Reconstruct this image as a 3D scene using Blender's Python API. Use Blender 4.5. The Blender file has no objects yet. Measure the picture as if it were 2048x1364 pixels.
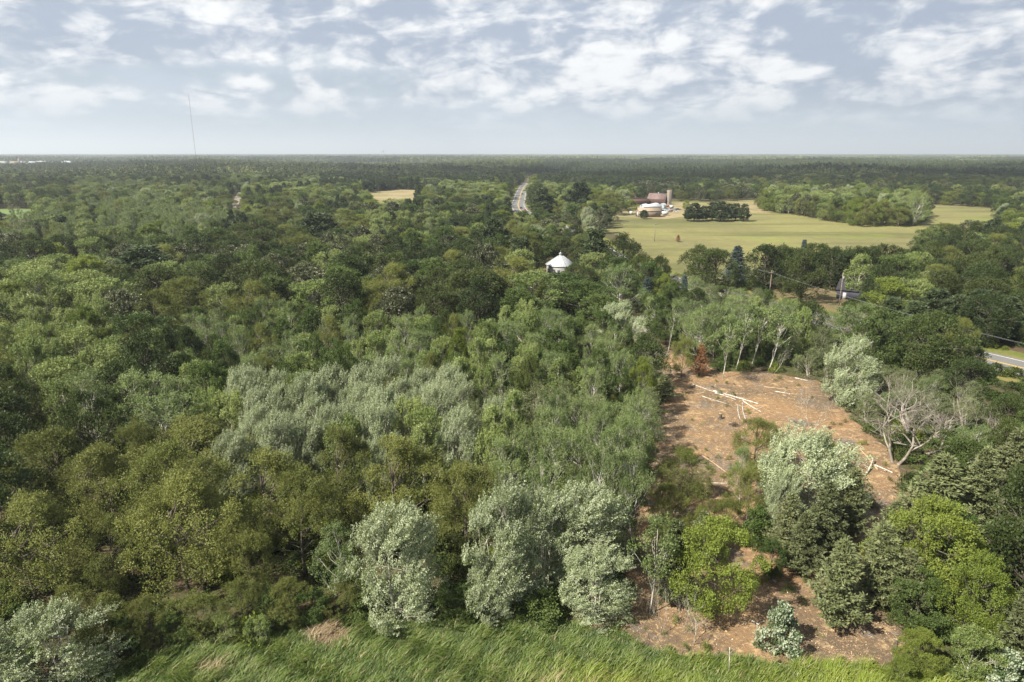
import bpy, math, random
import numpy as np
from mathutils import Vector
R_ = math.radians
SC = bpy.context.scene
COL = SC.collection

# ------------------------------------------------------------------ camera
CAM_H, PITCH, FPX = 44.0, R_(15.4), 1365.0
cam = bpy.data.objects.new('camera', bpy.data.cameras.new('camera'))
COL.objects.link(cam)
cam.location = (0, 0, CAM_H)
cam.rotation_euler = (R_(90) - PITCH, 0, 0)
cam.data.sensor_width = 36.0
cam.data.lens = 36.0 * FPX / 2048.0
cam.data.clip_start, cam.data.clip_end = 1.0, 90000.0
SC.camera = cam

def ray(px, py):
    x, y = (px - 1024) / FPX, (682 - py) / FPX
    return (x, math.cos(PITCH) + y * math.sin(PITCH), -math.sin(PITCH) + y * math.cos(PITCH))
def gp(px, py, z=0.0):
    """where the line of sight through a point of the photograph meets height z"""
    d = ray(px, py); t = (z - CAM_H) / d[2]
    return (d[0] * t, d[1] * t)
def proj(x, y, z):
    zz = z - CAM_H
    dep = y * math.cos(PITCH) - zz * math.sin(PITCH)
    up = y * math.sin(PITCH) + zz * math.cos(PITCH)
    return (1024 + FPX * x / dep, 682 - FPX * up / dep)
def height_at(px_top, py_top, y):
    d = ray(px_top, py_top)
    return CAM_H + d[2] / d[1] * y

# ------------------------------------------------------------------ render settings
SC.view_settings.view_transform = 'Standard'
SC.view_settings.look = 'None'
SC.view_settings.exposure = 1.55
SC.view_settings.gamma = 1.0
SC.render.engine = 'CYCLES'
cy = SC.cycles
cy.max_bounces, cy.diffuse_bounces, cy.glossy_bounces = 5, 3, 1
cy.transmission_bounces, cy.transparent_max_bounces, cy.volume_bounces = 3, 4, 0
cy.use_denoising = True
cy.denoiser = 'OPENIMAGEDENOISE'
cy.denoising_input_passes = 'RGB_ALBEDO_NORMAL'
cy.denoising_prefilter = 'ACCURATE'
cy.caustics_reflective = cy.caustics_refractive = False

# ------------------------------------------------------------------ sun and sky
SUN_EL = R_(44)
SUN_DX, SUN_DY = 0.82, 0.57            # the way the light travels over the ground
sun = bpy.data.objects.new('sun', bpy.data.lights.new('sun', 'SUN'))
COL.objects.link(sun)
sun.data.energy = 4.2
sun.data.angle = R_(0.5)
sun.data.color = (1.0, 0.93, 0.80)
_n = math.hypot(SUN_DX, SUN_DY)
LIGHT = Vector((SUN_DX / _n * math.cos(SUN_EL), SUN_DY / _n * math.cos(SUN_EL), -math.sin(SUN_EL)))
sun.rotation_euler = LIGHT.to_track_quat('-Z', 'Y').to_euler()

class X:
    """a socket one can calculate with"""
    def __init__(s, nt, sock): s.nt, s.s = nt, sock
    def op(s, o, *a):
        n = s.nt.nodes.new('ShaderNodeMath'); n.operation = o
        for i, v in enumerate((s,) + a):
            if isinstance(v, X): s.nt.links.new(v.s, n.inputs[i])
            else: n.inputs[i].default_value = v
        return X(s.nt, n.outputs[0])
    def __add__(s, o): return s.op('ADD', o)
    def __radd__(s, o): return s.op('ADD', o)
    def __sub__(s, o): return s.op('SUBTRACT', o)
    def __rsub__(s, o): return (s * -1.0) + o
    def __mul__(s, o): return s.op('MULTIPLY', o)
    def __rmul__(s, o): return s.op('MULTIPLY', o)
    def __truediv__(s, o): return s.op('DIVIDE', o)
    def __rtruediv__(s, o): return s.op('POWER', -1.0) * o
    def clamp(s, lo=0.0, hi=1.0): return s.op('MAXIMUM', lo).op('MINIMUM', hi)
    def smooth(s, a, b):
        n = s.nt.nodes.new('ShaderNodeMapRange'); n.interpolation_type = 'SMOOTHSTEP'
        s.nt.links.new(s.s, n.inputs[0])
        n.inputs[1].default_value, n.inputs[2].default_value = a, b
        return X(s.nt, n.outputs[0])
def xyz(nt, a, b, c=0.0):
    n = nt.nodes.new('ShaderNodeCombineXYZ')
    for i, v in enumerate((a, b, c)):
        if isinstance(v, X): nt.links.new(v.s, n.inputs[i])
        else: n.inputs[i].default_value = v
    return X(nt, n.outputs[0])
def noise(nt, vec, scale, detail=4.0, rough=0.5, dist=0.0):
    n = nt.nodes.new('ShaderNodeTexNoise')
    if vec is not None: nt.links.new(vec.s, n.inputs['Vector'])
    n.inputs['Scale'].default_value, n.inputs['Detail'].default_value = scale, detail
    n.inputs['Roughness'].default_value, n.inputs['Distortion'].default_value = rough, dist
    return X(nt, n.outputs[0])
def mixc(nt, f, a, b):
    n = nt.nodes.new('ShaderNodeMix'); n.data_type = 'RGBA'
    for i, v in ((0, f), (6, a), (7, b)):
        if isinstance(v, X): nt.links.new(v.s, n.inputs[i])
        elif i == 0: n.inputs[i].default_value = v
        else: n.inputs[i].default_value = (*v[:3], 1)
    return X(nt, n.outputs[2])
def mulc(nt, col, f):
    n = nt.nodes.new('ShaderNodeVectorMath'); n.operation = 'SCALE'
    nt.links.new(col.s, n.inputs[0])
    if isinstance(f, X): nt.links.new(f.s, n.inputs[3])
    else: n.inputs[3].default_value = f
    return X(nt, n.outputs[0])

world = bpy.data.worlds.new('World'); SC.world = world
world.use_nodes = True
world.cycles.sampling_method = 'MANUAL'; world.cycles.sample_map_resolution = 256
wt = world.node_tree; wt.nodes.clear()
def build_sky():
    out = wt.nodes.new('ShaderNodeOutputWorld'); bg = wt.nodes.new('ShaderNodeBackground')
    wt.links.new(bg.outputs[0], out.inputs[0])
    sky = wt.nodes.new('ShaderNodeTexSky'); sky.sky_type = 'NISHITA'; sky.sun_disc = False
    sky.sun_elevation = SUN_EL
    sky.sun_rotation = math.atan2(-SUN_DX, -SUN_DY)
    sky.air_density, sky.dust_density, sky.ozone_density = 1.0, 0.6, 1.2
    bg.inputs['Strength'].default_value = 0.1
    tc = wt.nodes.new('ShaderNodeTexCoord')
    sep = wt.nodes.new('ShaderNodeSeparateXYZ'); wt.links.new(tc.outputs['Generated'], sep.inputs[0])
    x, y, z = (X(wt, sep.outputs[i]) for i in range(3))
    az = x.op('ARCTAN2', y); el = z.op('ARCSINE').op('MAXIMUM', 0.0)
    def ae(px, py):
        d = Vector(ray(px, py)).normalized(); return math.atan2(d.x, d.y), math.asin(d.z)
    pos = xyz(wt, az, el)
    def blob(px, py, wx, wy):
        a0, e0 = ae(px, py); kx, ky = FPX / wx, FPX / wy
        n = wt.nodes.new('ShaderNodeVectorMath'); n.operation = 'MULTIPLY_ADD'
        wt.links.new(pos.s, n.inputs[0])
        n.inputs[1].default_value = (kx, ky, 0); n.inputs[2].default_value = (-a0 * kx, -e0 * ky, 0)
        m = wt.nodes.new('ShaderNodeVectorMath'); m.operation = 'DOT_PRODUCT'
        wt.links.new(n.outputs[0], m.inputs[0]); wt.links.new(n.outputs[0], m.inputs[1])
        p = wt.nodes.new('ShaderNodeMath'); p.operation = 'POWER'
        p.inputs[0].default_value = 0.36788; wt.links.new(m.outputs['Value'], p.inputs[1])
        return X(wt, p.outputs[0])
    def total(rows):
        t = None
        for px, py, wx, wy, k in rows:
            b = blob(px, py, wx, wy)
            t = b * k if t is None else b.op('MULTIPLY_ADD', k, t)
        return t
    # cloud cover: where the photograph's sky is thick (+) or open (-)
    COVER = [(1640, 90, 560, 120, .22), (1050, 70, 320, 100, .12), (280, 40, 380, 70, .14), (1024, 10, 1500, 60, .30), (1024, 95, 1600, 50, .10), (1024, 190, 1600, 40, .05), (205, 90, 75, 40, .30), (420, 30, 170, 55, .20), (90, 60, 120, 60, .08), (850, 30, 240, 45, .30), (760, 98, 80, 16, .26),
             (640, 100, 60, 20, -.16), (1290, 28, 50, 28, -.30), (940, 70, 45, 28, -.14), (612, 178, 20, 22, .40), (412, 192, 36, 13, .32),
             (505, 174, 28, 14, .24), (665, 185, 20, 10, .20), (110, 200, 60, 26, .16), (25, 190, 40, 22, .14), (1160, 90, 170, 60, .16), (1750, 70, 330, 85, .24),
             (1500, 95, 200, 40, .12), (1960, 130, 150, 40, .16), (600, 255, 700, 24, -.10), (500, 150, 300, 30, -.12), (1650, 185, 300, 22, .10), (1500, 266, 600, 20, -.08), (300, 150, 110, 22, -.14)]
    cover = total(COVER)
    # grey undersides
    TONE = [(870, 18, 230, 26, .55), (720, 72, 150, 14, .30), (230, 132, 110, 14, .35), (1560, 30, 170, 20, .38), (1800, 30, 170, 30, .45), (1650, 100, 260, 22, .42),
            (1900, 95, 160, 22, .38), (330, 95, 60, 30, .25), (560, 80, 60, 30, .3), (1400, 115, 120, 12, .25), (1700, 172, 260, 8, .2), (1040, 25, 120, 25, .2), (1930, 45, 60, 10, .2),
            (210, 105, 55, 24, -.30), (400, 30, 60, 30, -.25), (470, 40, 45, 30, -.25), (1160, 110, 90, 26, -.30), (1330, 60, 60, 40, -.2), (1600, 125, 50, 14, -.3), (1990, 135, 60, 16, -.3), (760, 95, 60, 12, -.3), (612, 178, 26, 28, -.3)]
    tone = total(TONE)
    def puff(a, e, sc):
        n = wt.nodes.new('ShaderNodeTexVoronoi'); n.feature = 'F1'; n.voronoi_dimensions = '2D'
        wt.links.new(xyz(wt, a * sc, e * (sc * 1.5)).s, n.inputs['Vector'])
        n.inputs['Scale'].default_value, n.inputs['Detail'].default_value = 1.0, 2.0
        n.inputs['Roughness'].default_value = 0.5
        return 1.0 - X(wt, n.outputs['Distance'])
    warp = noise(wt, xyz(wt, az * 40.0, el * 60.0, 7.0), 1.0, 3.0, 0.6)
    puffs = (puff(az + warp * 0.02, el + warp * 0.012, 24.0) - 0.55) * 0.22
    near = el.smooth(0.03, 0.11)
    def dens(de, da):
        a, e = az + da, el + de
        big = noise(wt, xyz(wt, a * 5.0 + 1.4, e * 11.0, 2.37), 1.0, 6.0, 0.52, 0.6)
        small = noise(wt, xyz(wt, a * 15.0, e * 46.0, 5.1), 1.0, 4.0, 0.55, 0.3)
        return big * near + small * (1.0 - near)
    d0 = dens(0.0, 0.0) + puffs * 0.55; d1 = dens(0.020, -0.012)
    c = d0 + cover
    mask = c.smooth(0.40, 0.60)
    layer = noise(wt, xyz(wt, az * 11.0 + el * 8.0, el * 30.0 - az * 4.0, 9.3), 1.0, 6.0, 0.6, 0.5)
    lit = ((d0 - d1) * 2.0 + puffs * 1.3 + (layer - 0.5) * 3.0 + 0.66 - tone * 0.36 + (0.62 - c).clamp(0, 1) * 0.5).smooth(0.0, 1.0)
    ccol = mixc(wt, lit, (4.2, 4.95, 6.2), (10.2, 10.3, 10.4))
    # thin veil of high cloud and the milky band at the horizon
    veil = noise(wt, xyz(wt, az * 5.0, el * 22.0, 4.0), 1.0, 5.0, 0.55, 0.8)
    base = mixc(wt, (veil * 0.9 + 0.3).clamp(), mulc(wt, X(wt, sky.outputs[0]), 0.72), (5.7, 6.6, 7.8))
    hz = (el * -12.0).op('EXPONENT')
    base = mixc(wt, hz * 0.8, base, (5.1, 6.05, 7.2))
    fade = (el - 0.012).smooth(0.0, 0.075)
    col = mixc(wt, mask * fade, base, ccol)
    wt.links.new(mulc(wt, col, 0.355).s, bg.inputs['Color'])
build_sky()
#STAGE2
# ------------------------------------------------------------------ mesh helpers
def vnorm(a): return a / np.maximum(np.linalg.norm(a, axis=-1, keepdims=True), 1e-9)
def mesh_np(name, verts, quads=None, mats=(), tris=None, mi=None, attrs=None, smooth=False):
    """a mesh from arrays: quads (n,4) first, then tris (m,3)"""
    me = bpy.data.meshes.new(name)
    verts = np.asarray(verts, np.float32).reshape(-1, 3)
    q = np.zeros((0, 4), np.int32) if quads is None or len(quads) == 0 else np.asarray(quads, np.int32)
    t = np.zeros((0, 3), np.int32) if tris is None or len(tris) == 0 else np.asarray(tris, np.int32)
    me.vertices.add(len(verts)); me.vertices.foreach_set('co', verts.ravel())
    loops = np.concatenate([q.ravel(), t.ravel()]).astype(np.int32)
    me.loops.add(len(loops)); me.loops.foreach_set('vertex_index', loops)
    n = len(q) + len(t)
    me.polygons.add(n)
    st = np.concatenate([np.arange(len(q)) * 4, len(q) * 4 + np.arange(len(t)) * 3]).astype(np.int32)
    me.polygons.foreach_set('loop_start', st)
    if mi is not None: me.polygons.foreach_set('material_index', np.asarray(mi, np.int32))
    if smooth: me.polygons.foreach_set('use_smooth', np.ones(n, bool))
    for k, v in (attrs or {}).items():
        at = me.attributes.new(k, 'FLOAT', 'FACE'); at.data.foreach_set('value', np.asarray(v, np.float32))
    for m in mats: me.materials.append(m)
    me.update(calc_edges=True)
    return me
class MB:
    """collects simple solids into one mesh"""
    def __init__(s): s.v, s.q, s.t, s.n = [], [], [], 0
    def add(s, v, q=(), t=()):
        s.v.append(np.asarray(v, float).reshape(-1, 3))
        if len(q): s.q.append(np.asarray(q) + s.n)
        if len(t): s.t.append(np.asarray(t) + s.n)
        s.n += len(s.v[-1]); return s
    def box(s, x0, y0, z0, x1, y1, z1, rz=0.0, at=(0, 0, 0)):
        v = np.array([(x, y, z) for z in (z0, z1) for x, y in ((x0, y0), (x1, y0), (x1, y1), (x0, y1))], float)
        c, n = math.cos(rz), math.sin(rz)
        v = np.stack([v[:, 0] * c - v[:, 1] * n + at[0], v[:, 0] * n + v[:, 1] * c + at[1], v[:, 2] + at[2]], 1)
        return s.add(v, [(3, 2, 1, 0), (4, 5, 6, 7), (0, 1, 5, 4), (1, 2, 6, 5), (2, 3, 7, 6), (3, 0, 4, 7)])
    def tube(s, pts, rad, k=6, cap=True):
        P = np.asarray(pts, float); n = len(P)
        rad = np.broadcast_to(np.asarray(rad, float), (n,))
        T = vnorm(np.gradient(P, axis=0)); ref = np.array([1.0, 0.13, 0.07]) if abs(T[0][2]) > 0.6 else np.array([0.05, 0.1, 1.0])
        a = vnorm(np.cross(T, ref)); b = np.cross(T, a)
        th = np.arange(k) * 2 * math.pi / k
        V = P[:, None] + rad[:, None, None] * (np.cos(th)[None, :, None] * a[:, None] + np.sin(th)[None, :, None] * b[:, None])
        Q = [(i * k + j, i * k + (j + 1) % k, (i + 1) * k + (j + 1) % k, (i + 1) * k + j) for i in range(n - 1) for j in range(k)]
        V = V.reshape(-1, 3); t = []
        if cap:
            V = np.concatenate([V, P[[0, -1]]])
            t = [(n * k, (j + 1) % k, j) for j in range(k)] + [(n * k + 1, (n - 1) * k + j, (n - 1) * k + (j + 1) % k) for j in range(k)]
        return s.add(V, Q, t)
    def prism(s, prof, y0, y1):
        """a closed profile in x,z pushed from y0 to y1"""
        n = len(prof)
        v = [(x, y0, z) for x, z in prof] + [(x, y1, z) for x, z in prof]
        s.add(v, [(i, (i + 1) % n, n + (i + 1) % n, n + i) for i in range(n)])
        c0 = (sum(p[0] for p in prof) / n, sum(p[1] for p in prof) / n)
        s.add([(x, y0, z) for x, z in prof] + [(c0[0], y0, c0[1])], t=[(i, (i + 1) % n, n) for i in range(n)])
        s.add([(x, y1, z) for x, z in prof] + [(c0[0], y1, c0[1])], t=[((i + 1) % n, i, n) for i in range(n)])
        return s
    def arrays(s):
        return (np.concatenate(s.v) if s.v else np.zeros((0, 3)), np.concatenate(s.q) if s.q else np.zeros((0, 4), int), np.concatenate(s.t) if s.t else np.zeros((0, 3), int))
    def mesh(s, name, mats, smooth=False):
        v, q, t = s.arrays(); return mesh_np(name, v, q, mats, t, smooth=smooth)
    def build(s, name, mat, parent=None, loc=None, smooth=False):
        return link(name, s.mesh(name, [mat], smooth), parent, loc)
def link(name, data, parent=None, loc=None):
    o = bpy.data.objects.new(name, data); COL.objects.link(o)
    if parent is not None: o.parent = parent
    if loc is not None: o.location = loc
    return o
def tag(o, label=None, cat=None, group=None, kind=None):
    for k, v in (('label', label), ('category', cat), ('group', group), ('kind', kind)):
        if v: o[k] = v
    return o
def thing(name, label, cat, loc=(0, 0, 0), rz=0.0, group=None):
    o = link(name, None, None, loc); o.rotation_euler.z = rz
    o.empty_display_size = 0.5
    return tag(o, label, cat, group)

# ------------------------------------------------------------------ materials
def newmat(name):
    m = bpy.data.materials.new(name); m.use_nodes = True
    nt = m.node_tree; nt.nodes.clear()
    out = nt.nodes.new('ShaderNodeOutputMaterial')
    return m, nt, out
def wpos(nt):
    g = nt.nodes.new('ShaderNodeNewGeometry'); return X(nt, g.outputs['Position'])
def principled(nt, out, col, rough=0.8, spec=0.3, metal=0.0, bump=None, bump_d=0.05):
    p = nt.nodes.new('ShaderNodeBsdfPrincipled')
    if isinstance(col, X): nt.links.new(col.s, p.inputs['Base Color'])
    else: p.inputs['Base Color'].default_value = (*col, 1)
    p.inputs['Roughness'].default_value = rough
    p.inputs['Specular IOR Level'].default_value = spec
    p.inputs['Metallic'].default_value = metal
    if bump is not None:
        b = nt.nodes.new('ShaderNodeBump'); b.inputs['Distance'].default_value = bump_d; b.inputs['Strength'].default_value = 0.8
        nt.links.new(bump.s, b.inputs['Height']); nt.links.new(b.outputs[0], p.inputs['Normal'])
    nt.links.new(p.outputs[0], out.inputs[0]); return p
def attr(nt, name, inst=False):
    a = nt.nodes.new('ShaderNodeAttribute'); a.attribute_name = name
    if inst: a.attribute_type = 'INSTANCER'
    return X(nt, a.outputs['Fac'])
def obj_random(nt):
    return X(nt, nt.nodes.new('ShaderNodeObjectInfo').outputs['Random'])
def leaf_mat(name, a, b, pale=None, pale_at=0.7, trans=0.33, vary=0.35, per_tree=False):
    """leaves: colour from a to b by leaf and by tree; some leaves turn their pale undersides up"""
    m, nt, out = newmat(name)
    lv = attr(nt, 'lv'); rn = obj_random(nt)
    if per_tree: rn = attr(nt, 'tv') * 0.65 + rn * 0.35
    r2 = (rn * 7.31).op('FRACT')
    col = mixc(nt, (lv * 0.6 + rn * 0.7 - 0.15).clamp(), a, b)
    if pale: col = mixc(nt, lv.smooth(pale_at, pale_at + 0.06), col, pale)
    col = mulc(nt, col, r2 * vary + (1.0 - vary * 0.5))
    p = nt.nodes.new('ShaderNodeBsdfPrincipled')
    nt.links.new(col.s, p.inputs['Base Color'])
    p.inputs['Roughness'].default_value = 0.55; p.inputs['Specular IOR Level'].default_value = 0.28
    t = nt.nodes.new('ShaderNodeBsdfTranslucent'); nt.links.new(mulc(nt, col, 1.15).s, t.inputs['Color'])
    x = nt.nodes.new('ShaderNodeMixShader'); x.inputs[0].default_value = trans
    nt.links.new(p.outputs[0], x.inputs[1]); nt.links.new(t.outputs[0], x.inputs[2]); nt.links.new(x.outputs[0], out.inputs[0])
    return m
def bark_mat(name, a, b, scale=3.0):
    m, nt, out = newmat(name)
    tc = nt.nodes.new('ShaderNodeTexCoord'); v = X(nt, tc.outputs['Object'])
    n = noise(nt, v, scale, 4.0, 0.65)
    principled(nt, out, mixc(nt, n.smooth(0.38, 0.62), a, b), 0.85, 0.2, bump=n, bump_d=0.03)
    return m
def plain_mat(name, a, rough=0.7, spec=0.3, metal=0.0, var=0.25, scale=0.8):
    m, nt, out = newmat(name)
    tc = nt.nodes.new('ShaderNodeTexCoord'); v = X(nt, tc.outputs['Object'])
    n = noise(nt, v, scale, 5.0, 0.6)
    principled(nt, out, mixc(nt, n.smooth(0.3, 0.7), tuple(c * (1 - var) for c in a), tuple(min(1, c * (1 + var * 0.4)) for c in a)), rough, spec, metal)
    return m
M = {}
M['bark'] = bark_mat('bark_brown', (0.05, 0.04, 0.03), (0.14, 0.12, 0.095))
M['bark_pale'] = bark_mat('bark_pale', (0.22, 0.20, 0.16), (0.46, 0.43, 0.36), 2.0)
M['bark_birch'] = bark_mat('bark_birch', (0.27, 0.25, 0.22), (0.52, 0.50, 0.45), 2.5)
M['bark_dead'] = bark_mat('bark_dead', (0.15, 0.13, 0.11), (0.30, 0.265, 0.23), 2.0)
M['oak'] = leaf_mat('oak_leaves', (0.084, 0.102, 0.022), (0.165, 0.178, 0.044))
M['oakdark'] = leaf_mat('dark_oak_leaves', (0.032, 0.053, 0.015), (0.07, 0.089, 0.022), vary=0.4)
M['oakpale'] = leaf_mat('pale_fringed_leaves', (0.036, 0.05, 0.02), (0.062, 0.074, 0.03), (0.24, 0.24, 0.15), 0.66)
M['poplar'] = leaf_mat('silver_poplar_leaves', (0.15, 0.185, 0.085), (0.235, 0.27, 0.145), (0.33, 0.37, 0.235), 0.55, 0.2, 0.2)
M['poplargreen'] = leaf_mat('green_poplar_leaves', (0.125, 0.172, 0.046), (0.215, 0.255, 0.082), (0.29, 0.32, 0.15), 0.78, 0.25, 0.3)
M['aspen'] = leaf_mat('aspen_leaves', (0.094, 0.135, 0.042), (0.16, 0.205, 0.07), (0.23, 0.25, 0.13), 0.8, 0.25, 0.3)
M['maple'] = leaf_mat('bright_leaves', (0.09, 0.13, 0.02), (0.165, 0.198, 0.034), None, 0.7, 0.32)
M['mapledeep'] = leaf_mat('deep_green_leaves', (0.048, 0.082, 0.018), (0.09, 0.124, 0.032), None, 0.7, 0.3)
M['cedar'] = leaf_mat('cedar_sprays', (0.088, 0.105, 0.044), (0.15, 0.165, 0.072), None, 0.7, 0.12)
M['pine'] = leaf_mat('pine_needles', (0.03, 0.05, 0.02), (0.06, 0.08, 0.032), None, 0.7, 0.08, 0.3)
M['spruce'] = leaf_mat('blue_spruce_needles', (0.036, 0.056, 0.050), (0.070, 0.095, 0.088), None, 0.7, 0.05, 0.3)
M['rust'] = leaf_mat('rust_needles', (0.17, 0.075, 0.032), (0.28, 0.14, 0.06), None, 0.7, 0.1, 0.2)
M['willow'] = leaf_mat('willow_leaves', (0.09, 0.115, 0.045), (0.15, 0.168, 0.075), (0.24, 0.25, 0.14), 0.86, 0.25, 0.3)
M['whiteshrub'] = leaf_mat('white_backed_leaves', (0.05, 0.085, 0.03), (0.1, 0.14, 0.06), (0.27, 0.31, 0.21), 0.45, 0.15, 0.1)
M['far'] = leaf_mat('far_leaves', (0.036, 0.054, 0.016), (0.098, 0.118, 0.038), None, 0.7, 0.2, 0.5, True)
M['farlight'] = leaf_mat('far_light_leaves', (0.108, 0.138, 0.04), (0.2, 0.225, 0.08), None, 0.7, 0.22, 0.4, True)
M['farpine'] = leaf_mat('far_needles', (0.026, 0.044, 0.019), (0.052, 0.07, 0.03), None, 0.7, 0.06, 0.4, True)

# ------------------------------------------------------------------ trees: foliage made of small leaf faces on branching limbs
WIND = np.array([0.85, 0.25, 0.12])
def leaf_faces(p, axis, nrm, L, W):
    a = vnorm(axis); s = vnorm(np.cross(a, nrm)); L = np.asarray(L)[:, None]; W = np.asarray(W)[:, None]
    v = np.stack([p, p + a * L * 0.45 + s * W * 0.5, p + a * L, p + a * L * 0.45 - s * W * 0.5], 1).reshape(-1, 3)
    return v, np.arange(len(p) * 4).reshape(-1, 4)
def tufts(rng, tp, td, out, tl, spread, nl, L, W, nbias=0.8):
    """leaf faces along short twigs that start at tp and point along td"""
    n = len(tp); tone = rng.random(n)
    u = rng.random((n, nl)); P = tp[:, None] + td[:, None] * (u * tl[:, None])[..., None] + rng.normal(0, 1, (n, nl, 3)) * (spread * (1.1 - 0.6 * u))[..., None]
    ax = td[:, None] + rng.normal(0, 0.75, (n, nl, 3))
    nr = out[:, None] * nbias + np.array([0, 0, 0.45]) + rng.normal(0, 0.5, (n, 1, 3)) + rng.normal(0, 0.33, (n, nl, 3))
    m = n * nl
    ln = L * rng.uniform(0.7, 1.3, m)
    v, q = leaf_faces(P.reshape(m, 3), ax.reshape(m, 3), nr.reshape(m, 3), ln, ln * W)
    lv = np.clip(tone[:, None] * 0.7 + rng.random((n, nl)) * 0.3, 0, 1).ravel()
    return v, q, lv
PROFILE = {
    'round': lambda t: np.sin(math.pi * (0.17 + 0.78 * t)) ** 0.65,
    'egg': lambda t: np.sin(math.pi * np.clip(0.12 + 0.86 * t ** 0.85, 0, 1)) ** 0.8,
    'column': lambda t: np.sin(math.pi * (0.22 + 0.76 * t)) ** 0.5 * (1 - 0.25 * t),
    'flare': lambda t: np.sin(math.pi * (0.10 + 0.80 * t ** 1.1)) ** 0.7,
    'dome': lambda t: np.sin(math.pi * (0.2 + 0.70 * t)) ** 0.55,
    'bush': lambda t: np.cos(math.pi * 0.48 * t) ** 0.55,
}
def broadleaf(seed, H=10.0, R=3.6, base=0.25, shape='round', clumps=34, tuft=24, nl=8, leaf=0.34, lw=0.62, rc=(0.24, 0.36), wind=0.5, up=0.5,
              tlen=0.5, multi=1, show=0.35, trunk_r=0.16, lean=0.0, hollow=0.45, sparse=0.0, sp=0.2):
    rng = np.random.default_rng(seed)
    prof = PROFILE[shape]; zb = H * base
    lob = rng.uniform(0, 6.28, 3)
    t = rng.random(clumps) ** 0.85; th = rng.uniform(0, 2 * math.pi, clumps)
    rad = R * prof(t) * np.sqrt(rng.uniform(hollow, 1.2, clumps)) * (1 + 0.26 * np.sin(2 * th + lob[0] + 2.5 * t) + 0.17 * np.sin(3 * th + lob[1]))
    crx = R * rng.uniform(rc[0], rc[1], clumps) * (0.75 + 0.35 * prof(t))
    rad = np.maximum(rad - crx * 0.55, 0)
    C = np.stack([rad * np.cos(th), rad * np.sin(th), zb + t * (H - zb) * 0.95 - crx * 0.2], 1)
    C[:, 0] += lean * (C[:, 2] / H) ** 1.5 * H
    ctr = np.stack([lean * H * 0.4 + 0 * t, 0 * t, np.full(clumps, zb + 0.35 * (H - zb))], 1)
    O = vnorm((C - ctr) * np.array([1, 1, 0.8]) + 1e-6)
    # twigs on each clump, on its outward and upper side
    n = clumps * tuft
    d = vnorm(rng.normal(0, 1, (n, 3))); o = np.repeat(O, tuft, 0)
    d = vnorm(d + o * 0.55 + np.array([0, 0, 0.3]))
    rr = np.repeat(crx, tuft) * rng.uniform(0.55, 1.0, n)
    tp = np.repeat(C, tuft, 0) + d * rr[:, None] * np.array([1, 1, 0.78])
    if sparse > 0:
        k = rng.random(n) > sparse; tp, d, o = tp[k], d[k], o[k]
    td = vnorm(d * 0.6 + o * 0.25 + np.array([0, 0, up]) + WIND * wind)
    tl = rng.uniform(0.6, 1.3, len(tp)) * tlen
    v, q, lv = tufts(rng, tp, td, vnorm(d + o), tl, np.full((len(tp), 1), sp), nl, leaf, lw)
    # wood
    w = MB()
    for k in range(multi):
        a0 = rng.uniform(0, 6.28); off = 0.0 if multi == 1 else 0.09 * R
        b = np.array([off * math.cos(a0), off * math.sin(a0), -0.4])
        topz = zb + (H - zb) * rng.uniform(0.6, 0.8)
        top = np.array([lean * H * 0.6 + rng.normal(0, 0.2) + (0 if multi == 1 else math.cos(a0) * R * 0.4), rng.normal(0, 0.2) + (0 if multi == 1 else math.sin(a0) * R * 0.4), topz])
        f = np.linspace(0, 1, 7)[:, None]
        P = b + (top - b) * f + np.sin(f * 5 + a0) * np.array([0.12, 0.1, 0])
        r = trunk_r * (1.15 - f[:, 0]) ** 0.8
        w.tube(P, r, 7)
        idx = [i for i in range(clumps) if i % multi == k]
        for i in idx[: max(3, int(len(idx) * show * 2))]:
            s = np.clip((C[i, 2] - rng.uniform(0.12, 0.3) * H) / topz, 0.22, 0.95)
            s0 = b + (top - b) * s
            mid = s0 * 0.45 + C[i] * 0.55 + np.array([0, 0, -0.06 * H * rng.random()]) + rng.normal(0, 0.12, 3)
            w.tube(np.array([s0, mid, C[i], C[i] + O[i] * crx[i] * 0.7]), trunk_r * np.array([0.42, 0.3, 0.17, 0.06]), 5, False)
            for _ in range(2):
                e = C[i] + vnorm(rng.normal(0, 1, 3) + O[i] * 0.8) * crx[i] * 0.95
                w.tube(np.array([mid * 0.4 + C[i] * 0.6, (C[i] + e) / 2, e]), trunk_r * np.array([0.16, 0.1, 0.04]), 4, False)
    return w, v, q, lv
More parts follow.
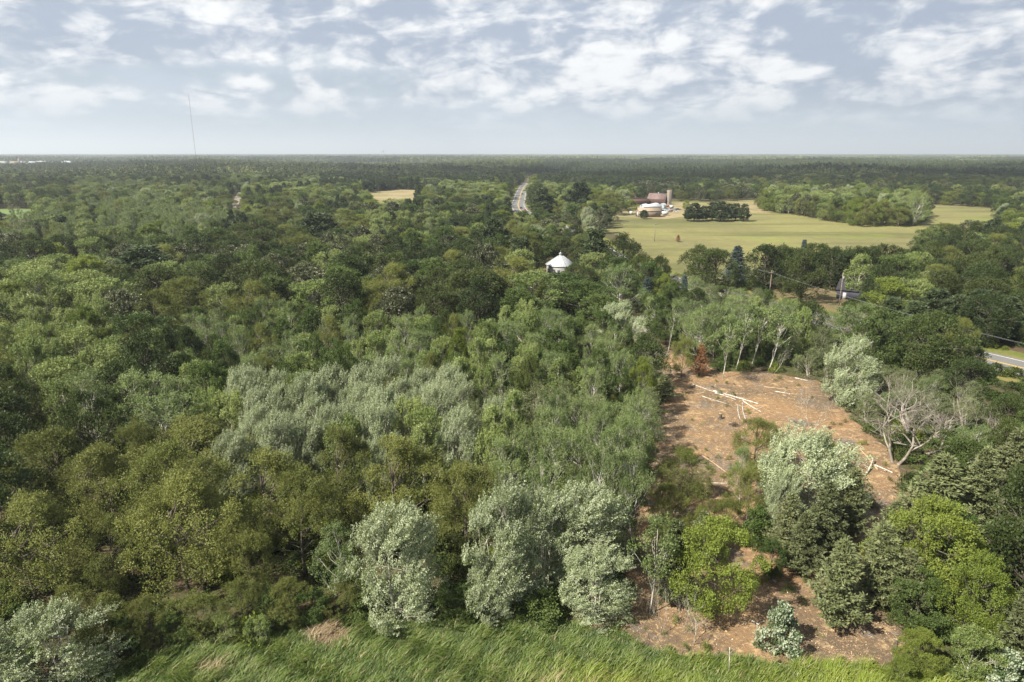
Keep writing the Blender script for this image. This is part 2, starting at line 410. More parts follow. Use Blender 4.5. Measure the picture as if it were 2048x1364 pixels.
def conifer(seed, H=10.0, R=2.6, base=0.08, style='cedar', whorls=22, per=6, nl=30, leaf=0.3, lw=0.35, trunk_r=0.14, droop=0.0, gap=0.0):
    rng = np.random.default_rng(seed); w = MB()
    f = np.linspace(0, 1, 6)[:, None]
    P = np.array([0, 0, -0.4]) + f * np.array([0.0, 0.0, H * 0.97 + 0.4]) + np.sin(f * 4 + seed) * np.array([0.08, 0.06, 0])
    w.tube(P, trunk_r * (1.06 - f[:, 0]), 6)
    tp, td, ou = [], [], []
    for i in range(whorls):
        t = (i + rng.uniform(-0.4, 0.4)) / whorls; t = min(max(t, 0.0), 0.985)
        z = H * (base + (1 - base) * t)
        for k in range(per):
            if rng.random() < gap: continue
            th = 2 * math.pi * (k / per) + i * 2.4 + rng.normal(0, 0.25)
            if style == 'pine': ln = R * (1 - t) ** 0.55 * (0.45 + 0.55 * min(1, t * 3 + 0.35)) * rng.uniform(0.6, 1.15)
            else: ln = R * (1 - t) ** 0.85 * rng.uniform(0.5, 1.2)
            o = np.array([math.cos(th), math.sin(th), 0]); rise = {'cedar': 0.55, 'pine': 0.22, 'spruce': -0.12}[style] + rng.normal(0, 0.1)
            n = max(3, int(nl * (0.25 + ln / R)))
            u = rng.uniform(0.2 if style != 'pine' else 0.4, 1.0, n) ** 0.8
            pos = np.array([0, 0, z]) + o * (ln * u)[:, None] + np.array([0, 0, 1]) * (ln * (rise * u + (droop + 0.1) * u * u))[:, None]
            side = np.cross(o, [0, 0, 1.0])
            wd = ln * (0.28 if style != 'pine' else 0.34) * (1.15 - u)
            sgn = rng.uniform(-1, 1, n)
            pos = pos + side * (sgn * wd)[:, None] + rng.normal(0, 0.05, (n, 3))
            if style == 'pine': pos += rng.normal(0, 0.16, (n, 3)) * np.array([1, 1, 0.7])
            dd = o * 0.8 + side * (sgn * 0.8)[:, None] + np.array([0, 0, {'cedar': 0.55, 'pine': 0.6, 'spruce': -0.05}[style]]) + rng.normal(0, 0.25, (n, 3))
            tp.append(pos); td.append(dd); ou.append(np.repeat((o + np.array([0, 0, 0.5]))[None], n, 0))
            if ln > 0.5 * R * 0.5:
                tip = np.array([0, 0, z]) + o * ln + np.array([0, 0, ln * (rise + droop + 0.1)])
                w.tube(np.array([[0, 0, z], tip * 0.5 + np.array([0, 0, z * 0.5]), tip]), trunk_r * 0.24 * np.array([1, 0.7, 0.2]), 4, False)
    tp, td, ou = np.concatenate(tp), vnorm(np.concatenate(td)), vnorm(np.concatenate(ou))
    nl2 = 5 if style == 'pine' else 3
    v, q, lv = tufts(rng, tp, td, ou, np.full(len(tp), leaf), np.full((len(tp), 1), leaf * 0.22), nl2, leaf * 1.15, lw, 0.6)
    return w, v, q, lv
def bare(seed, H=10.0, R=4.0, depth=5, trunk_r=0.2, multi=1, spread=0.6, upb=0.35, first=0.28):
    rng = np.random.default_rng(seed); w = MB(); ends = []
    def grow(p, d, ln, r, k):
        n = 4; pts = [p]; dd = d
        for _ in range(n):
            dd = vnorm(dd + rng.normal(0, 0.13, 3) + np.array([0, 0, 0.05])); pts.append(pts[-1] + dd * ln / n)
        w.tube(np.array(pts), np.linspace(r, r * 0.62, n + 1), 6 if k >= depth - 1 else 4, False)
        if k == 0: ends.append(pts[-1]); return
        for _ in range(rng.integers(2, 4)):
            nd = vnorm(dd + rng.normal(0, spread, 3) + np.array([0, 0, upb]))
            s = pts[rng.integers(2, n + 1)]
            grow(s, nd, ln * rng.uniform(0.6, 0.85), r * 0.56, k - 1)
    for k in range(multi):
        a = k * 6.28 / multi + rng.random()
        d0 = vnorm(np.array([math.cos(a), math.sin(a), 0]) * (0.0 if multi == 1 else 0.45) + np.array([0, 0, 1.0]))
        grow(np.array([0.1 * math.cos(a), 0.1 * math.sin(a), -0.3]), d0, H * first, trunk_r, depth)
    v, q, t = w.arrays()
    s = H / max(v[:, 2].max(), 1e-3); sr = R / max(np.abs(v[:, :2]).max(), 1e-3)
    w2 = MB(); v = v * np.array([sr, sr, s]); w2.add(v, q, t)
    return w2, [e * np.array([sr, sr, s]) for e in ends]

PROTO, WHOLE = {}, {}
def put_proto(kind, wood, leaves, bark, leaf_m, H=10.0):
    w = wood.mesh(kind + '_trunk', [M[bark]], True)
    c = None
    if leaves is not None:
        v, q, lv = leaves; c = mesh_np(kind + '_crown', v, q, [M[leaf_m]], attrs={'lv': lv})
        r = float(np.percentile(np.hypot(v[:, 0], v[:, 1]), 94)); H = float(v[:, 2].max())
    else:
        v = wood.arrays()[0]; r = float(np.percentile(np.hypot(v[:, 0], v[:, 1]), 98)); H = float(v[:, 2].max())
    PROTO.setdefault(kind, []).append((w, c, H, r))
    if leaves is not None and len(WHOLE.get(kind, ())) < 3:
        wv, wq, wt_ = wood.arrays()
        WHOLE.setdefault(kind, []).append((mesh_np(kind + '_whole', np.concatenate([v, wv]), np.concatenate([q, wq + len(v)]), [M[leaf_m], M[bark]], mi=np.concatenate([np.zeros(len(q)), np.ones(len(wq))]), attrs={'lv': np.concatenate([lv, np.zeros(len(wq))])}), H, r))
def make_protos():
    def many(kind, seed, n, bark, mat, **k):
        for s in range(n):
            w, v, q, lv = broadleaf(seed + s, **{a: (b[s % len(b)] if isinstance(b, list) else b) for a, b in k.items()}); put_proto(kind, w, (v, q, lv), bark, mat)
    many('oak', 100, 5, 'bark', 'oak', R=3.7, base=0.18, shape='round', clumps=[46, 38, 52], tuft=24, nl=32, leaf=0.12, wind=0.6, trunk_r=0.13, tlen=0.6, sp=0.19, multi=[1, 1, 2], rc=(0.2, 0.38), show=0.25)
    many('oakdark', 120, 4, 'bark', 'oakdark', R=4.2, base=0.16, shape='round', clumps=[54, 46, 60, 50], tuft=22, nl=11, leaf=0.25, wind=0.2, trunk_r=0.2, rc=(0.2, 0.34), sp=0.24)
    many('oakpale', 130, 3, 'bark', 'oakpale', R=4.0, base=0.2, shape='round', clumps=44, tuft=22, nl=8, leaf=0.32, wind=0.2, trunk_r=0.2, rc=(0.18, 0.28), sp=0.2)
    many('poplar', 140, 5, 'bark_pale', 'poplar', R=3.2, base=0.03, shape='dome', clumps=[60, 52, 66], tuft=22, nl=34, leaf=0.115, lw=0.75, wind=0.95, up=0.8, tlen=1.25, sp=0.10, hollow=0.35, multi=[2, 3, 2], rc=(0.16, 0.34), trunk_r=0.10, show=0.25)
    many('poplargreen', 150, 4, 'bark_pale', 'poplargreen', R=3.0, base=0.10, shape='dome', clumps=38, tuft=22, nl=18, leaf=0.19, lw=0.72, wind=0.5, up=0.9, tlen=0.95, sp=0.14, rc=(0.2, 0.38), trunk_r=0.13)
    many('aspen', 160, 5, 'bark_birch', 'aspen', R=2.4, base=0.16, shape='dome', clumps=[36, 30, 40], tuft=20, nl=20, leaf=0.13, wind=0.6, up=0.75, tlen=0.8, sp=0.13, rc=(0.22, 0.4), trunk_r=0.085, show=0.6, sparse=0.12)
    many('maple', 170, 3, 'bark', 'maple', R=3.3, base=0.1, shape='round', clumps=40, tuft=24, nl=26, leaf=0.15, lw=0.75, wind=0.3, trunk_r=0.14, sp=0.2)
    many('mapledeep', 180, 3, 'bark', 'mapledeep', R=3.3, base=0.12, shape='dome', clumps=40, tuft=22, nl=18, leaf=0.2, lw=0.75, wind=0.25, trunk_r=0.15, sp=0.2)
    many('willow', 190, 3, 'bark_pale', 'willow', R=3.4, base=0.03, shape='bush', clumps=40, tuft=20, nl=9, leaf=0.24, lw=0.45, wind=0.4, up=0.8, tlen=0.9, multi=4, trunk_r=0.07, show=0.4, sparse=0.1, sp=0.13)
    many('shrub', 200, 3, 'bark', 'mapledeep', R=3.6, base=0.02, shape='bush', clumps=34, tuft=20, nl=10, leaf=0.45, lw=0.7, wind=0.3, tlen=0.9, multi=3, trunk_r=0.12, sp=0.4)
    many('whiteshrub', 206, 2, 'bark', 'whiteshrub', R=3.9, base=0.02, shape='bush', clumps=36, tuft=18, nl=12, leaf=0.5, lw=0.75, wind=0.5, tlen=1.2, multi=3, trunk_r=0.16, sp=0.3)
    for s in range(3):
        w, v, q, lv = conifer(210 + s, R=2.5, style='cedar', whorls=26, per=7, nl=26, leaf=0.30, lw=0.34)
        put_proto('cedar', w, (v, q, lv), 'bark', 'cedar')
    for s in range(3):
        w, v, q, lv = conifer(220 + s, R=3.0, base=0.12, style='pine', whorls=15, per=6, nl=30, leaf=0.42, lw=0.3, trunk_r=0.17, gap=0.12)
        put_proto('pine', w, (v, q, lv), 'bark', 'pine')
    w, v, q, lv = conifer(230, R=2.5, base=0.03, style='spruce', whorls=24, per=8, nl=22, leaf=0.34, lw=0.4, droop=0.02)
    put_proto('spruce', w, (v, q, lv), 'bark', 'spruce')
    w, v, q, lv = conifer(231, R=2.4, base=0.06, style='cedar', whorls=20, per=6, nl=16, leaf=0.34, lw=0.3)
    put_proto('rust', w, (v, q, lv), 'bark', 'rust')
    for s in range(3):
        w, _ = bare(240 + s, R=4.6, depth=6, trunk_r=0.12, multi=3 if s == 0 else 1 + s % 2, spread=0.62, first=0.3)
        put_proto('bare', w, None, 'bark_dead', None)
    for s in range(2):
        w, _ = bare(250 + s, R=3.2, depth=5, trunk_r=0.07, multi=1 + s, spread=0.5, first=0.34)
        put_proto('barethin', w, None, 'bark_pale', None)
    for s in range(3):
        w, v, q, lv = broadleaf(260 + s, R=1.9, base=0.42, shape='flare', clumps=24, tuft=16, nl=9, leaf=0.2, wind=0.4, up=0.8, rc=(0.24, 0.4), trunk_r=0.085, show=0.3, lean=0.05 * s, sparse=0.05, sp=0.14, tlen=0.8)
        put_proto('birch', w, (v, q, lv), 'bark_birch', 'aspen')
make_protos()

# ------------------------------------------------------------------ ground materials
def ground_mats():
    m, nt, out = newmat('forest_floor'); p = wpos(nt)
    a = noise(nt, p, 0.09, 6.0, 0.6); b = noise(nt, p, 1.1, 5.0, 0.65)
    col = mixc(nt, a.smooth(0.42, 0.6), (0.075, 0.056, 0.036), (0.045, 0.062, 0.020))
    col = mixc(nt, b.smooth(0.4, 0.75), col, (0.115, 0.082, 0.050))
    principled(nt, out, col, 0.95, 0.1, bump=b, bump_d=0.2); M['floor'] = m
    m, nt, out = newmat('chip_litter'); p = wpos(nt)
    a = noise(nt, p, 0.07, 5.0, 0.6, 0.4); b = noise(nt, p, 0.55, 6.0, 0.7); c = noise(nt, p, 7.0, 4.0, 0.7)
    col = mixc(nt, a.smooth(0.36, 0.62), (0.118, 0.088, 0.060), (0.225, 0.143, 0.078))
    col = mixc(nt, b.smooth(0.52, 0.68), col, (0.37, 0.265, 0.15))
    col = mixc(nt, noise(nt, p, 0.16, 5.0, 0.6, 1.0).smooth(0.54, 0.66) * 0.7, col, (0.135, 0.120, 0.105))
    g = noise(nt, p, 1.9, 5.0, 0.75, 0.6)
    col = mixc(nt, g.smooth(0.54, 0.64) * 0.75, col, (0.44, 0.31, 0.17))
    col = mixc(nt, (1.0 - g).smooth(0.54, 0.66) * 0.75, col, (0.085, 0.066, 0.05))
    col = mulc(nt, col, c * 1.5 + 0.25)
    col = mixc(nt, noise(nt, p, 0.35, 5.0, 0.65).smooth(0.62, 0.7) * 0.5, col, (0.10, 0.125, 0.035))
    principled(nt, out, col, 0.95, 0.1, bump=c, bump_d=0.12); M['chips'] = m
    m, nt, out = newmat('meadow'); p = wpos(nt)
    a = noise(nt, p, 0.011, 6.0, 0.55, 0.6); b = noise(nt, p, 0.25, 6.0, 0.7)
    sy = nt.nodes.new('ShaderNodeMapping'); nt.links.new(p.s, sy.inputs[0]); sy.inputs['Scale'].default_value = (0.006, 0.03, 1)
    st = noise(nt, X(nt, sy.outputs[0]), 1.0, 5.0, 0.55)
    col = mixc(nt, a.smooth(0.38, 0.62), (0.146, 0.136, 0.062), (0.178, 0.170, 0.066))
    col = mixc(nt, st.smooth(0.46, 0.62) * 0.75, col, (0.088, 0.092, 0.036))
    col = mixc(nt, noise(nt, p, 0.02, 4.0, 0.5).smooth(0.56, 0.66) * 0.5, col, (0.145, 0.18, 0.042))
    col = mulc(nt, col, b * 0.7 + 0.65)
    principled(nt, out, col, 0.95, 0.1, bump=b, bump_d=0.4); M['meadow'] = m
    m, nt, out = newmat('dry_straw'); p = wpos(nt)
    a = noise(nt, p, 0.03, 6.0, 0.6, 0.5); b = noise(nt, p, 0.4, 5.0, 0.7)
    col = mixc(nt, a.smooth(0.4, 0.62), (0.25, 0.20, 0.115), (0.17, 0.155, 0.075))
    principled(nt, out, mulc(nt, col, b * 0.6 + 0.7), 0.95, 0.1); M['straw'] = m
    m, nt, out = newmat('crop_green'); p = wpos(nt)
    b = noise(nt, p, 0.02, 5.0, 0.6)
    principled(nt, out, mixc(nt, b, (0.085, 0.135, 0.045), (0.14, 0.19, 0.07)), 0.95, 0.1); M['crop'] = m
    m, nt, out = newmat('verge_grass'); p = wpos(nt)
    a = noise(nt, p, 0.15, 6.0, 0.65); b = noise(nt, p, 1.5, 4.0, 0.7)
    col = mixc(nt, a.smooth(0.4, 0.62), (0.105, 0.125, 0.032), (0.165, 0.145, 0.055))
    principled(nt, out, mulc(nt, col, b * 0.6 + 0.7), 0.95, 0.1, bump=b, bump_d=0.2); M['verge'] = m
    m, nt, out = newmat('dry_yard'); p = wpos(nt)
    a = noise(nt, p, 0.2, 6.0, 0.65); b = noise(nt, p, 2.0, 4.0, 0.7)
    col = mixc(nt, a.smooth(0.4, 0.62), (0.15, 0.11, 0.065), (0.105, 0.10, 0.045))
    principled(nt, out, mulc(nt, col, b * 0.6 + 0.7), 0.95, 0.1); M['yard'] = m
    m, nt, out = newmat('asphalt'); p = wpos(nt)
    a = noise(nt, p, 0.3, 6.0, 0.6); b = noise(nt, p, 9.0, 3.0, 0.6)
    principled(nt, out, mulc(nt, mixc(nt, a, (0.11, 0.11, 0.11), (0.16, 0.158, 0.155)), b * 0.4 + 0.8), 0.85, 0.3); M['asphalt'] = m
    m, nt, out = newmat('gravel'); p = wpos(nt)
    a = noise(nt, p, 0.5, 6.0, 0.7); b = noise(nt, p, 6.0, 3.0, 0.7)
    principled(nt, out, mulc(nt, mixc(nt, a, (0.19, 0.165, 0.135), (0.27, 0.24, 0.20)), b * 0.5 + 0.7), 0.95, 0.1); M['gravel'] = m
    m, nt, out = newmat('wet_meadow'); p = wpos(nt)
    a = noise(nt, p, 0.2, 5.0, 0.6)
    principled(nt, out, mixc(nt, a, (0.05, 0.065, 0.018), (0.10, 0.12, 0.03)), 0.95, 0.1); M['marshsoil'] = m
    M['paint_white'] = plain_mat('road_paint_white', (0.72, 0.72, 0.70), 0.7, var=0.3, scale=3)
    M['paint_yellow'] = plain_mat('road_paint_yellow', (0.62, 0.40, 0.06), 0.7, var=0.3, scale=3)
ground_mats()

def inpoly(P, x, y):
    c = False; j = len(P) - 1
    for i in range(len(P)):
        if (P[i][1] > y) != (P[j][1] > y) and x < (P[j][0] - P[i][0]) * (y - P[i][1]) / (P[j][1] - P[i][1]) + P[i][0]: c = not c
        j = i
    return c
def G(*pts): return [gp(*p) for p in pts]
def rough(poly, step, amp, seed):
    """a ragged outline through the polygon's corners"""
    rng = np.random.default_rng(seed); out = []
    for i, a in enumerate(poly):
        b = poly[(i + 1) % len(poly)]; n = max(1, int(math.dist(a, b) / step))
        for k in range(n):
            f = k / n; out.append((a[0] + (b[0] - a[0]) * f + rng.normal(0, amp), a[1] + (b[1] - a[1]) * f + rng.normal(0, amp)))
    return out
def sheet(name, poly, z, mat):
    me = bpy.data.meshes.new(name); n = len(poly)
    me.from_pydata([(x, y, z) for x, y in poly], [], [list(range(n))] if sum(poly[i - 1][0] * poly[i][1] - poly[i][0] * poly[i - 1][1] for i in range(n)) > 0 else [list(range(n))[::-1]])
    me.materials.append(M[mat]); return tag(link(name, me), kind='structure')
def ribbon(name, pts, half, z, mat, off=0.0, dash=None):
    P = [pts[0]]
    for a, b in zip(pts, pts[1:]):
        n = max(1, int(math.dist(a, b) / 4)); P += [(a[0] + (b[0] - a[0]) * k / n, a[1] + (b[1] - a[1]) * k / n) for k in range(1, n + 1)]
    P = np.array(P); 
    for _ in range(12): P[1:-1] = (P[:-2] + P[1:-1] * 2 + P[2:]) / 4
    T = vnorm(np.gradient(P, axis=0)); N = np.stack([-T[:, 1], T[:, 0]], 1)
    v, q = [], []
    L = P + N * (off + half); Rr = P + N * (off - half)
    for i in range(len(P) - 1):
        if dash and (i % (dash[0] + dash[1])) >= dash[0]: continue
        k = len(v); v += [(*Rr[i], z), (*Rr[i + 1], z), (*L[i + 1], z), (*L[i], z)]; q.append((k, k + 1, k + 2, k + 3))
    return tag(link(name, mesh_np(name, v, q, [M[mat]])), kind='structure')

tag(link('ground', mesh_np('ground', [(-70000, -3000, 0), (70000, -3000, 0), (70000, 80000, 0), (-70000, 80000, 0)], [(0, 1, 2, 3)], [M['floor']])), kind='structure')
CLEAR = G((1175, 1262), (1235, 1190), (1275, 1080), (1290, 950), (1318, 860), (1322, 780), (1300, 730), (1262, 700), (1262, 660), (1300, 672), (1345, 702), (1440, 742), (1560, 748), (1650, 765), (1720, 850),
          (1800, 920), (1830, 1010), (1850, 1150), (1830, 1280), (1760, 1335), (1600, 1345), (1480, 1322), (1370, 1315), (1290, 1290))
MARSH = G((-400, 1364), (120, 1364), (250, 1330), (330, 1288), (520, 1282), (650, 1242), (760, 1240), (900, 1225), (1100, 1235), (1190, 1262), (1290, 1290), (1370, 1318), (1480, 1325), (1600, 1347), (1760, 1338), (2300, 1364)) + [(90, 20), (-90, 20)]
HWY = [(130, 92), (120, 115), (107, 141), (97.5, 158), (84, 182), (72, 209), (59.5, 235), (48, 265), (44, 300), (38, 369), (20, 478), (6.5, 545), (5, 610), (7.5, 690), (10, 790), (17, 967), (33, 1180), (60, 1500), (110, 2000)]
FIELD = G((1195, 436), (1232, 424), (1240, 414), (1290, 409), (1355, 402), (1430, 404), (1520, 398), (1700, 401), (1850, 408), (1985, 416), (2010, 428), (1990, 446), (1890, 462), (1880, 500), (1800, 520), (1600, 540), (1400, 580), (1330, 566), (1290, 505), (1215, 460))
FARMYARD = G((1225, 434), (1240, 417), (1292, 412), (1356, 405.5), (1440, 407), (1545, 401), (1570, 412), (1540, 428), (1480, 425), (1380, 432), (1330, 438))
STRAW = G((690, 402), (735, 384), (800, 379), (870, 382), (868, 396), (800, 404), (735, 412))
STRAW2 = G((755, 384), (785, 379), (812, 381), (790, 386))
CROP = G((-80, 419), (78, 418), (92, 428), (60, 438), (-80, 442))
LANE = [gp(466, 416), gp(472, 404), gp(478, 392), gp(482, 384)]
DRIVE = [gp(1190, 612), gp(1225, 628), gp(1262, 642), gp(1282, 652), gp(1290, 672), gp(1296, 690), gp(1318, 712)]
YARD = G((1225, 434), (1240, 417), (1292, 412), (1356, 405.5), (1440, 407), (1545, 401), (1570, 412), (1540, 428), (1480, 425), (1380, 432), (1330, 438))
STRAW = G((690, 402), (735, 384), (800, 379), (870, 382), (868, 396), (800, 404), (735, 412))
STRAW2 = G((755, 384), (785, 379), (812, 381), (790, 386))
CROP = G((-80, 419), (78, 418), (92, 428), (60, 438), (-80, 442))
LANE = [gp(466, 416), gp(472, 404), gp(478, 392), gp(482, 384)]
DRIVE = [gp(1367, 562), gp(1345, 598), gp(1300, 630), gp(1262, 646), gp(1274, 668), gp(1292, 690), gp(1318, 712)]
YARD = G((1520, 590), (1560, 566), (1640, 562), (1740, 556), (1745, 580), (1690, 608), (1660, 632), (1640, 640), (1625, 606), (1560, 606))
HOUSEDRIVE = [gp(1655, 640), gp(1648, 606), gp(1660, 590), gp(1640, 574), gp(1700, 562)]
OCTYARD = G((1060, 556), (1075, 538), (1165, 532), (1170, 556), (1110, 564))
LEFTYARD = G((60, 536), (90, 520), (215, 514), (230, 526), (160, 538))
TOWNFIELD = [(-2600, 2150), (-2600, 3150), (-1350, 3150), (-1250, 2500), (-1500, 2150)]
sheet('clearing_ground', rough(CLEAR, 2.5, 0.5, 1), 0.012, 'chips')
sheet('marsh_ground', rough(MARSH, 2.5, 0.4, 2), 0.016, 'marshsoil')
sheet('meadow_ground', rough(FIELD, 10, 0.8, 3), 0.02, 'meadow')
sheet('farmyard_ground', rough(FARMYARD, 10, 0.5, 4), 0.06, 'straw')
sheet('straw_ground', rough(STRAW, 8, 1.5, 5), 0.05, 'straw')
sheet('crop_ground', rough(CROP, 8, 1.0, 7), 0.03, 'crop')
sheet('yard_ground', rough(YARD, 3, 0.5, 8), 0.016, 'yard')
sheet('garden_ground', rough(OCTYARD, 3, 0.5, 9), 0.016, 'yard')
sheet('dirt_ground', rough(LEFTYARD, 3, 0.5, 10), 0.016, 'yard')
sheet('plain_ground', TOWNFIELD, 0.4, 'crop')
ribbon('highway_verge', HWY, 12.5, 0.035, 'verge')
ribbon('highway', HWY, 6.6, 0.06, 'asphalt')
for nm, off, mt, dash in (('edge_marking', 5.3, 'paint_white', None), ('edge_marking', -5.3, 'paint_white', None), ('center_marking', 0.22, 'paint_yellow', None), ('center_marking', -0.22, 'paint_yellow', None)):
    ribbon(nm, HWY, 0.11, 0.07, mt, off, dash)
ribbon('dirt_lane', LANE, 3.2, 0.05, 'gravel')
ribbon('gravel_driveway', DRIVE, 2.4, 0.03, 'gravel')
ribbon('house_driveway', HOUSEDRIVE, 1.2, 0.03, 'yard')
#STAGE4

# ------------------------------------------------------------------ single trees
rnd = random.Random(7)
TREES = []      # (root, kind, look, px, py)
LOOK = {'oak': 'olive green oak', 'oakdark': 'dark green broad oak', 'oakpale': 'dark tree with cream-fringed leaves', 'poplar': 'silver-green poplar', 'poplargreen': 'light green poplar',
        'aspen': 'grey-green pale-stemmed aspen', 'maple': 'bright yellow-green tree', 'mapledeep': 'deep green leafy tree', 'willow': 'grey-green willow bush', 'shrub': 'low green shrub',
        'whiteshrub': 'white-leaved shrub', 'cedar': 'grey-green cedar', 'pine': 'dark green pine', 'spruce': 'blue spruce', 'rust': 'rust-brown dead conifer', 'bare': 'leafless grey tree',
        'barethin': 'thin leafless tree', 'birch': 'tall thin white-stemmed birch'}
NAME = {'oak': 'oak_tree', 'oakdark': 'dark_oak_tree', 'oakpale': 'basswood_tree', 'poplar': 'silver_poplar_tree', 'poplargreen': 'green_poplar_tree', 'aspen': 'aspen_tree', 'maple': 'maple_tree', 'mapledeep': 'ash_tree',
        'willow': 'willow_bush', 'shrub': 'shrub', 'whiteshrub': 'white_shrub', 'cedar': 'cedar_tree', 'pine': 'pine_tree', 'spruce': 'spruce_tree', 'rust': 'dead_conifer', 'bare': 'bare_tree', 'barethin': 'bare_sapling', 'birch': 'birch_tree'}
WINDY = {'oak', 'poplar', 'poplargreen', 'aspen', 'birch', 'willow', 'maple', 'mapledeep'}
PUT = []        # (x, y, radius) of every tree
def tree(kind, x, y, h, r, label=None, lean=(0.0, 0.0), rot=None, var=None):
    pr = PROTO[kind]; w, c, H0, R0 = pr[rnd.randrange(len(pr)) if var is None else var]
    root = thing(NAME[kind], label, 'shrub' if 'shrub' in NAME[kind] or 'bush' in NAME[kind] else 'tree', (x, y, 0))
    root.rotation_euler = (lean[0], lean[1], (rnd.uniform(-0.5, 0.5) if kind in WINDY else rnd.uniform(0, 6.28)) if rot is None else rot)
    root.scale = (r / R0, r / R0, h / H0)
    link('trunk', w, root)
    if c is not None: link('crown', c, root)
    px, py = proj(x, y, h * 0.75)
    TREES.append((root, kind, label, px, py, h))
    PUT.append((x, y, r))
    return root
def at(kind, bx, by, tx, ty, wpx, label=None, **k):
    """a tree whose foot stands at one point of the photograph and whose top reaches another; wpx: its width there"""
    x, y = gp(bx, by); h = max(1.0, height_at(tx, ty, y))
    dep = y * math.cos(PITCH) + (CAM_H - h * 0.6) * math.sin(PITCH)
    return tree(kind, x, y, h, wpx / 2 / FPX * dep, label, **k)
def top(kind, tx, ty, h, wpx, label=None, **k):
    """a tree of known height whose top shows at a point of the photograph"""
    x, y = gp(tx, ty, h); dep = y * math.cos(PITCH) + (CAM_H - h) * math.sin(PITCH)
    return tree(kind, x, y, h, wpx / 2 / FPX * dep, label, **k)

# the silver poplars along the marsh, tousled by the wind
at('poplar', 800, 1248, 830, 1003, 175, 'silver poplar standing alone at the marsh, its crown reaching the grass', var=0)
at('poplar', 1000, 1225, 1030, 955, 165, 'tall silver poplar at the marsh, first of the broad clump of three')
at('poplar', 1165, 1170, 1175, 965, 185, 'broadest silver poplar in the marsh clump, behind the low one')
at('poplar', 1085, 1190, 1095, 960, 150, 'silver poplar filling the middle of the marsh clump')
at('poplar', 1185, 1240, 1180, 1085, 150, 'low rounded silver poplar in front of the marsh clump, beside the bare chips')
at('poplar', 130, 1372, 165, 1195, 190, 'silver-leaved bushy poplar at the very bottom near the corner of the grass')
at('poplar', 985, 1240, 990, 1110, 95, 'low silver poplar with bare stems in front of the marsh clump')
at('poplar', 0, 1400, 12, 1245, 120, 'silver poplar cut by the picture edge in the bottom corner')
at('poplargreen', 455, 1290, 455, 1225, 60, 'small silvery bush poplar at the grass edge under the olive oaks')
at('poplargreen', 522, 1290, 520, 1232, 55, 'second small silvery bush poplar at the grass edge under the olive oaks')
at('aspen', 670, 1215, 690, 1055, 110, 'grey feathery aspen leaning beside the lone silver poplar', lean=(0.0, 0.12))
at('maple', 985, 1200, 975, 1095, 75, 'small bright green tree in the gap between the silver poplars')
at('shrub', 1085, 1236, 1085, 1175, 90, 'green shrub at the foot of the silver poplar clump')
at('shrub', 930, 1228, 925, 1165, 80, 'dark green shrub in the shade between the silver poplars')
# the clearing and the trees about it
at('oak', 1508, 945, 1515, 834, 110, 'young olive oak alone on the chips in the middle of the clearing')
at('aspen', 1478, 1015, 1475, 885, 60, 'slender thin oak sapling on the chips before the young clearing oak')
for bx, by, tx, ty, w_, k, l in ((1492, 1050, 1490, 920, 75, 'oak', 'leafy oak on the chips just before the young clearing oak'), (1545, 1045, 1542, 890, 90, 'poplar', 'grey-green cherry tree leaning on the large one, beside the young oak'), (1445, 1085, 1445, 985, 70, 'oak', 'thin leafy oak on the chips below the slender sapling'), (1395, 1120, 1392, 1010, 75, 'oak', 'dark leafy oak between the near clearing oak and the bright tree'), (1560, 1085, 1556, 940, 85, 'poplar', 'lower grey-green cherry tree before the large one'),
                              (1665, 1065, 1668, 905, 80, 'poplar', 'grey-green tree at the back of the cedar clump'), (1330, 1145, 1325, 1035, 70, 'oak', 'leafy oak beside the pale birch, behind it'), (1510, 1090, 1505, 1010, 55, 'shrub', 'green shrub on the chips before the lower cherry tree'), (1540, 1160, 1540, 1075, 60, 'mapledeep', 'small deep green tree behind the bright yellow-green one'),
                              (1780, 1120, 1778, 1000, 90, 'cedar', 'cedar just before the large bright tree'), (1550, 1010, 1548, 905, 60, 'oak', 'small olive oak tucked against the large cherry tree')):
    at(k, bx, by, tx, ty, w_, l)
at('poplar', 1605, 1060, 1600, 855, 190, 'large grey-green cherry tree standing in the middle of the clearing')
at('oak', 1650, 985, 1655, 880, 70, 'small dark oak tucked behind the large clearing cherry tree')
at('oak', 1365, 1015, 1365, 893, 105, 'olive oak on the chips at the near side of the clearing')
at('oak', 1335, 1060, 1330, 965, 80, 'small leafy oak below the near side of the clearing')
for bx, by, tx, ty, w_, l in ((1570, 1120, 1575, 985, 75, 'grey-green cedar in front of the large clearing cherry tree'), (1640, 1125, 1640, 960, 85, 'tall cedar in the clump below the clearing, middle one'),
                              (1690, 1090, 1697, 932, 70, 'tallest narrow cedar in the clump below the clearing'), (1600, 1150, 1600, 1020, 80, 'cedar in front of the clump below the clearing'),
                              (1668, 1250, 1665, 1075, 105, 'cone-shaped cedar standing free on the lower chips'), (1745, 1215, 1740, 1040, 95, 'cedar behind the lower chips, next to the bright tree'),
                              (1800, 1225, 1795, 1095, 85, 'lower cedar between the bright trees at the lower chips'), (1345, 1215, 1360, 1035, 85, 'feathery cedar beside the pale birch at the lower chips'),
                              (1400, 1130, 1405, 1020, 60, 'slim cedar behind the bright yellow-green tree'), (2035, 1345, 2035, 1165, 110, 'grey-green cedar cut by the picture edge near the bottom corner'),
                              (1945, 1060, 1955, 890, 90, 'cedar beyond the bright trees, beside the leafless trees'), (2010, 1010, 2015, 855, 90, 'cedar at the picture edge behind the grey dead conifer'),
                              (1865, 1070, 1868, 905, 130, 'broad blue-grey cedar below the leafless trees of the clearing'), (1730, 1010, 1725, 985, 40, 'tiny cedar on the edge of the chips')):
    at('cedar', bx, by, tx, ty, w_, l)
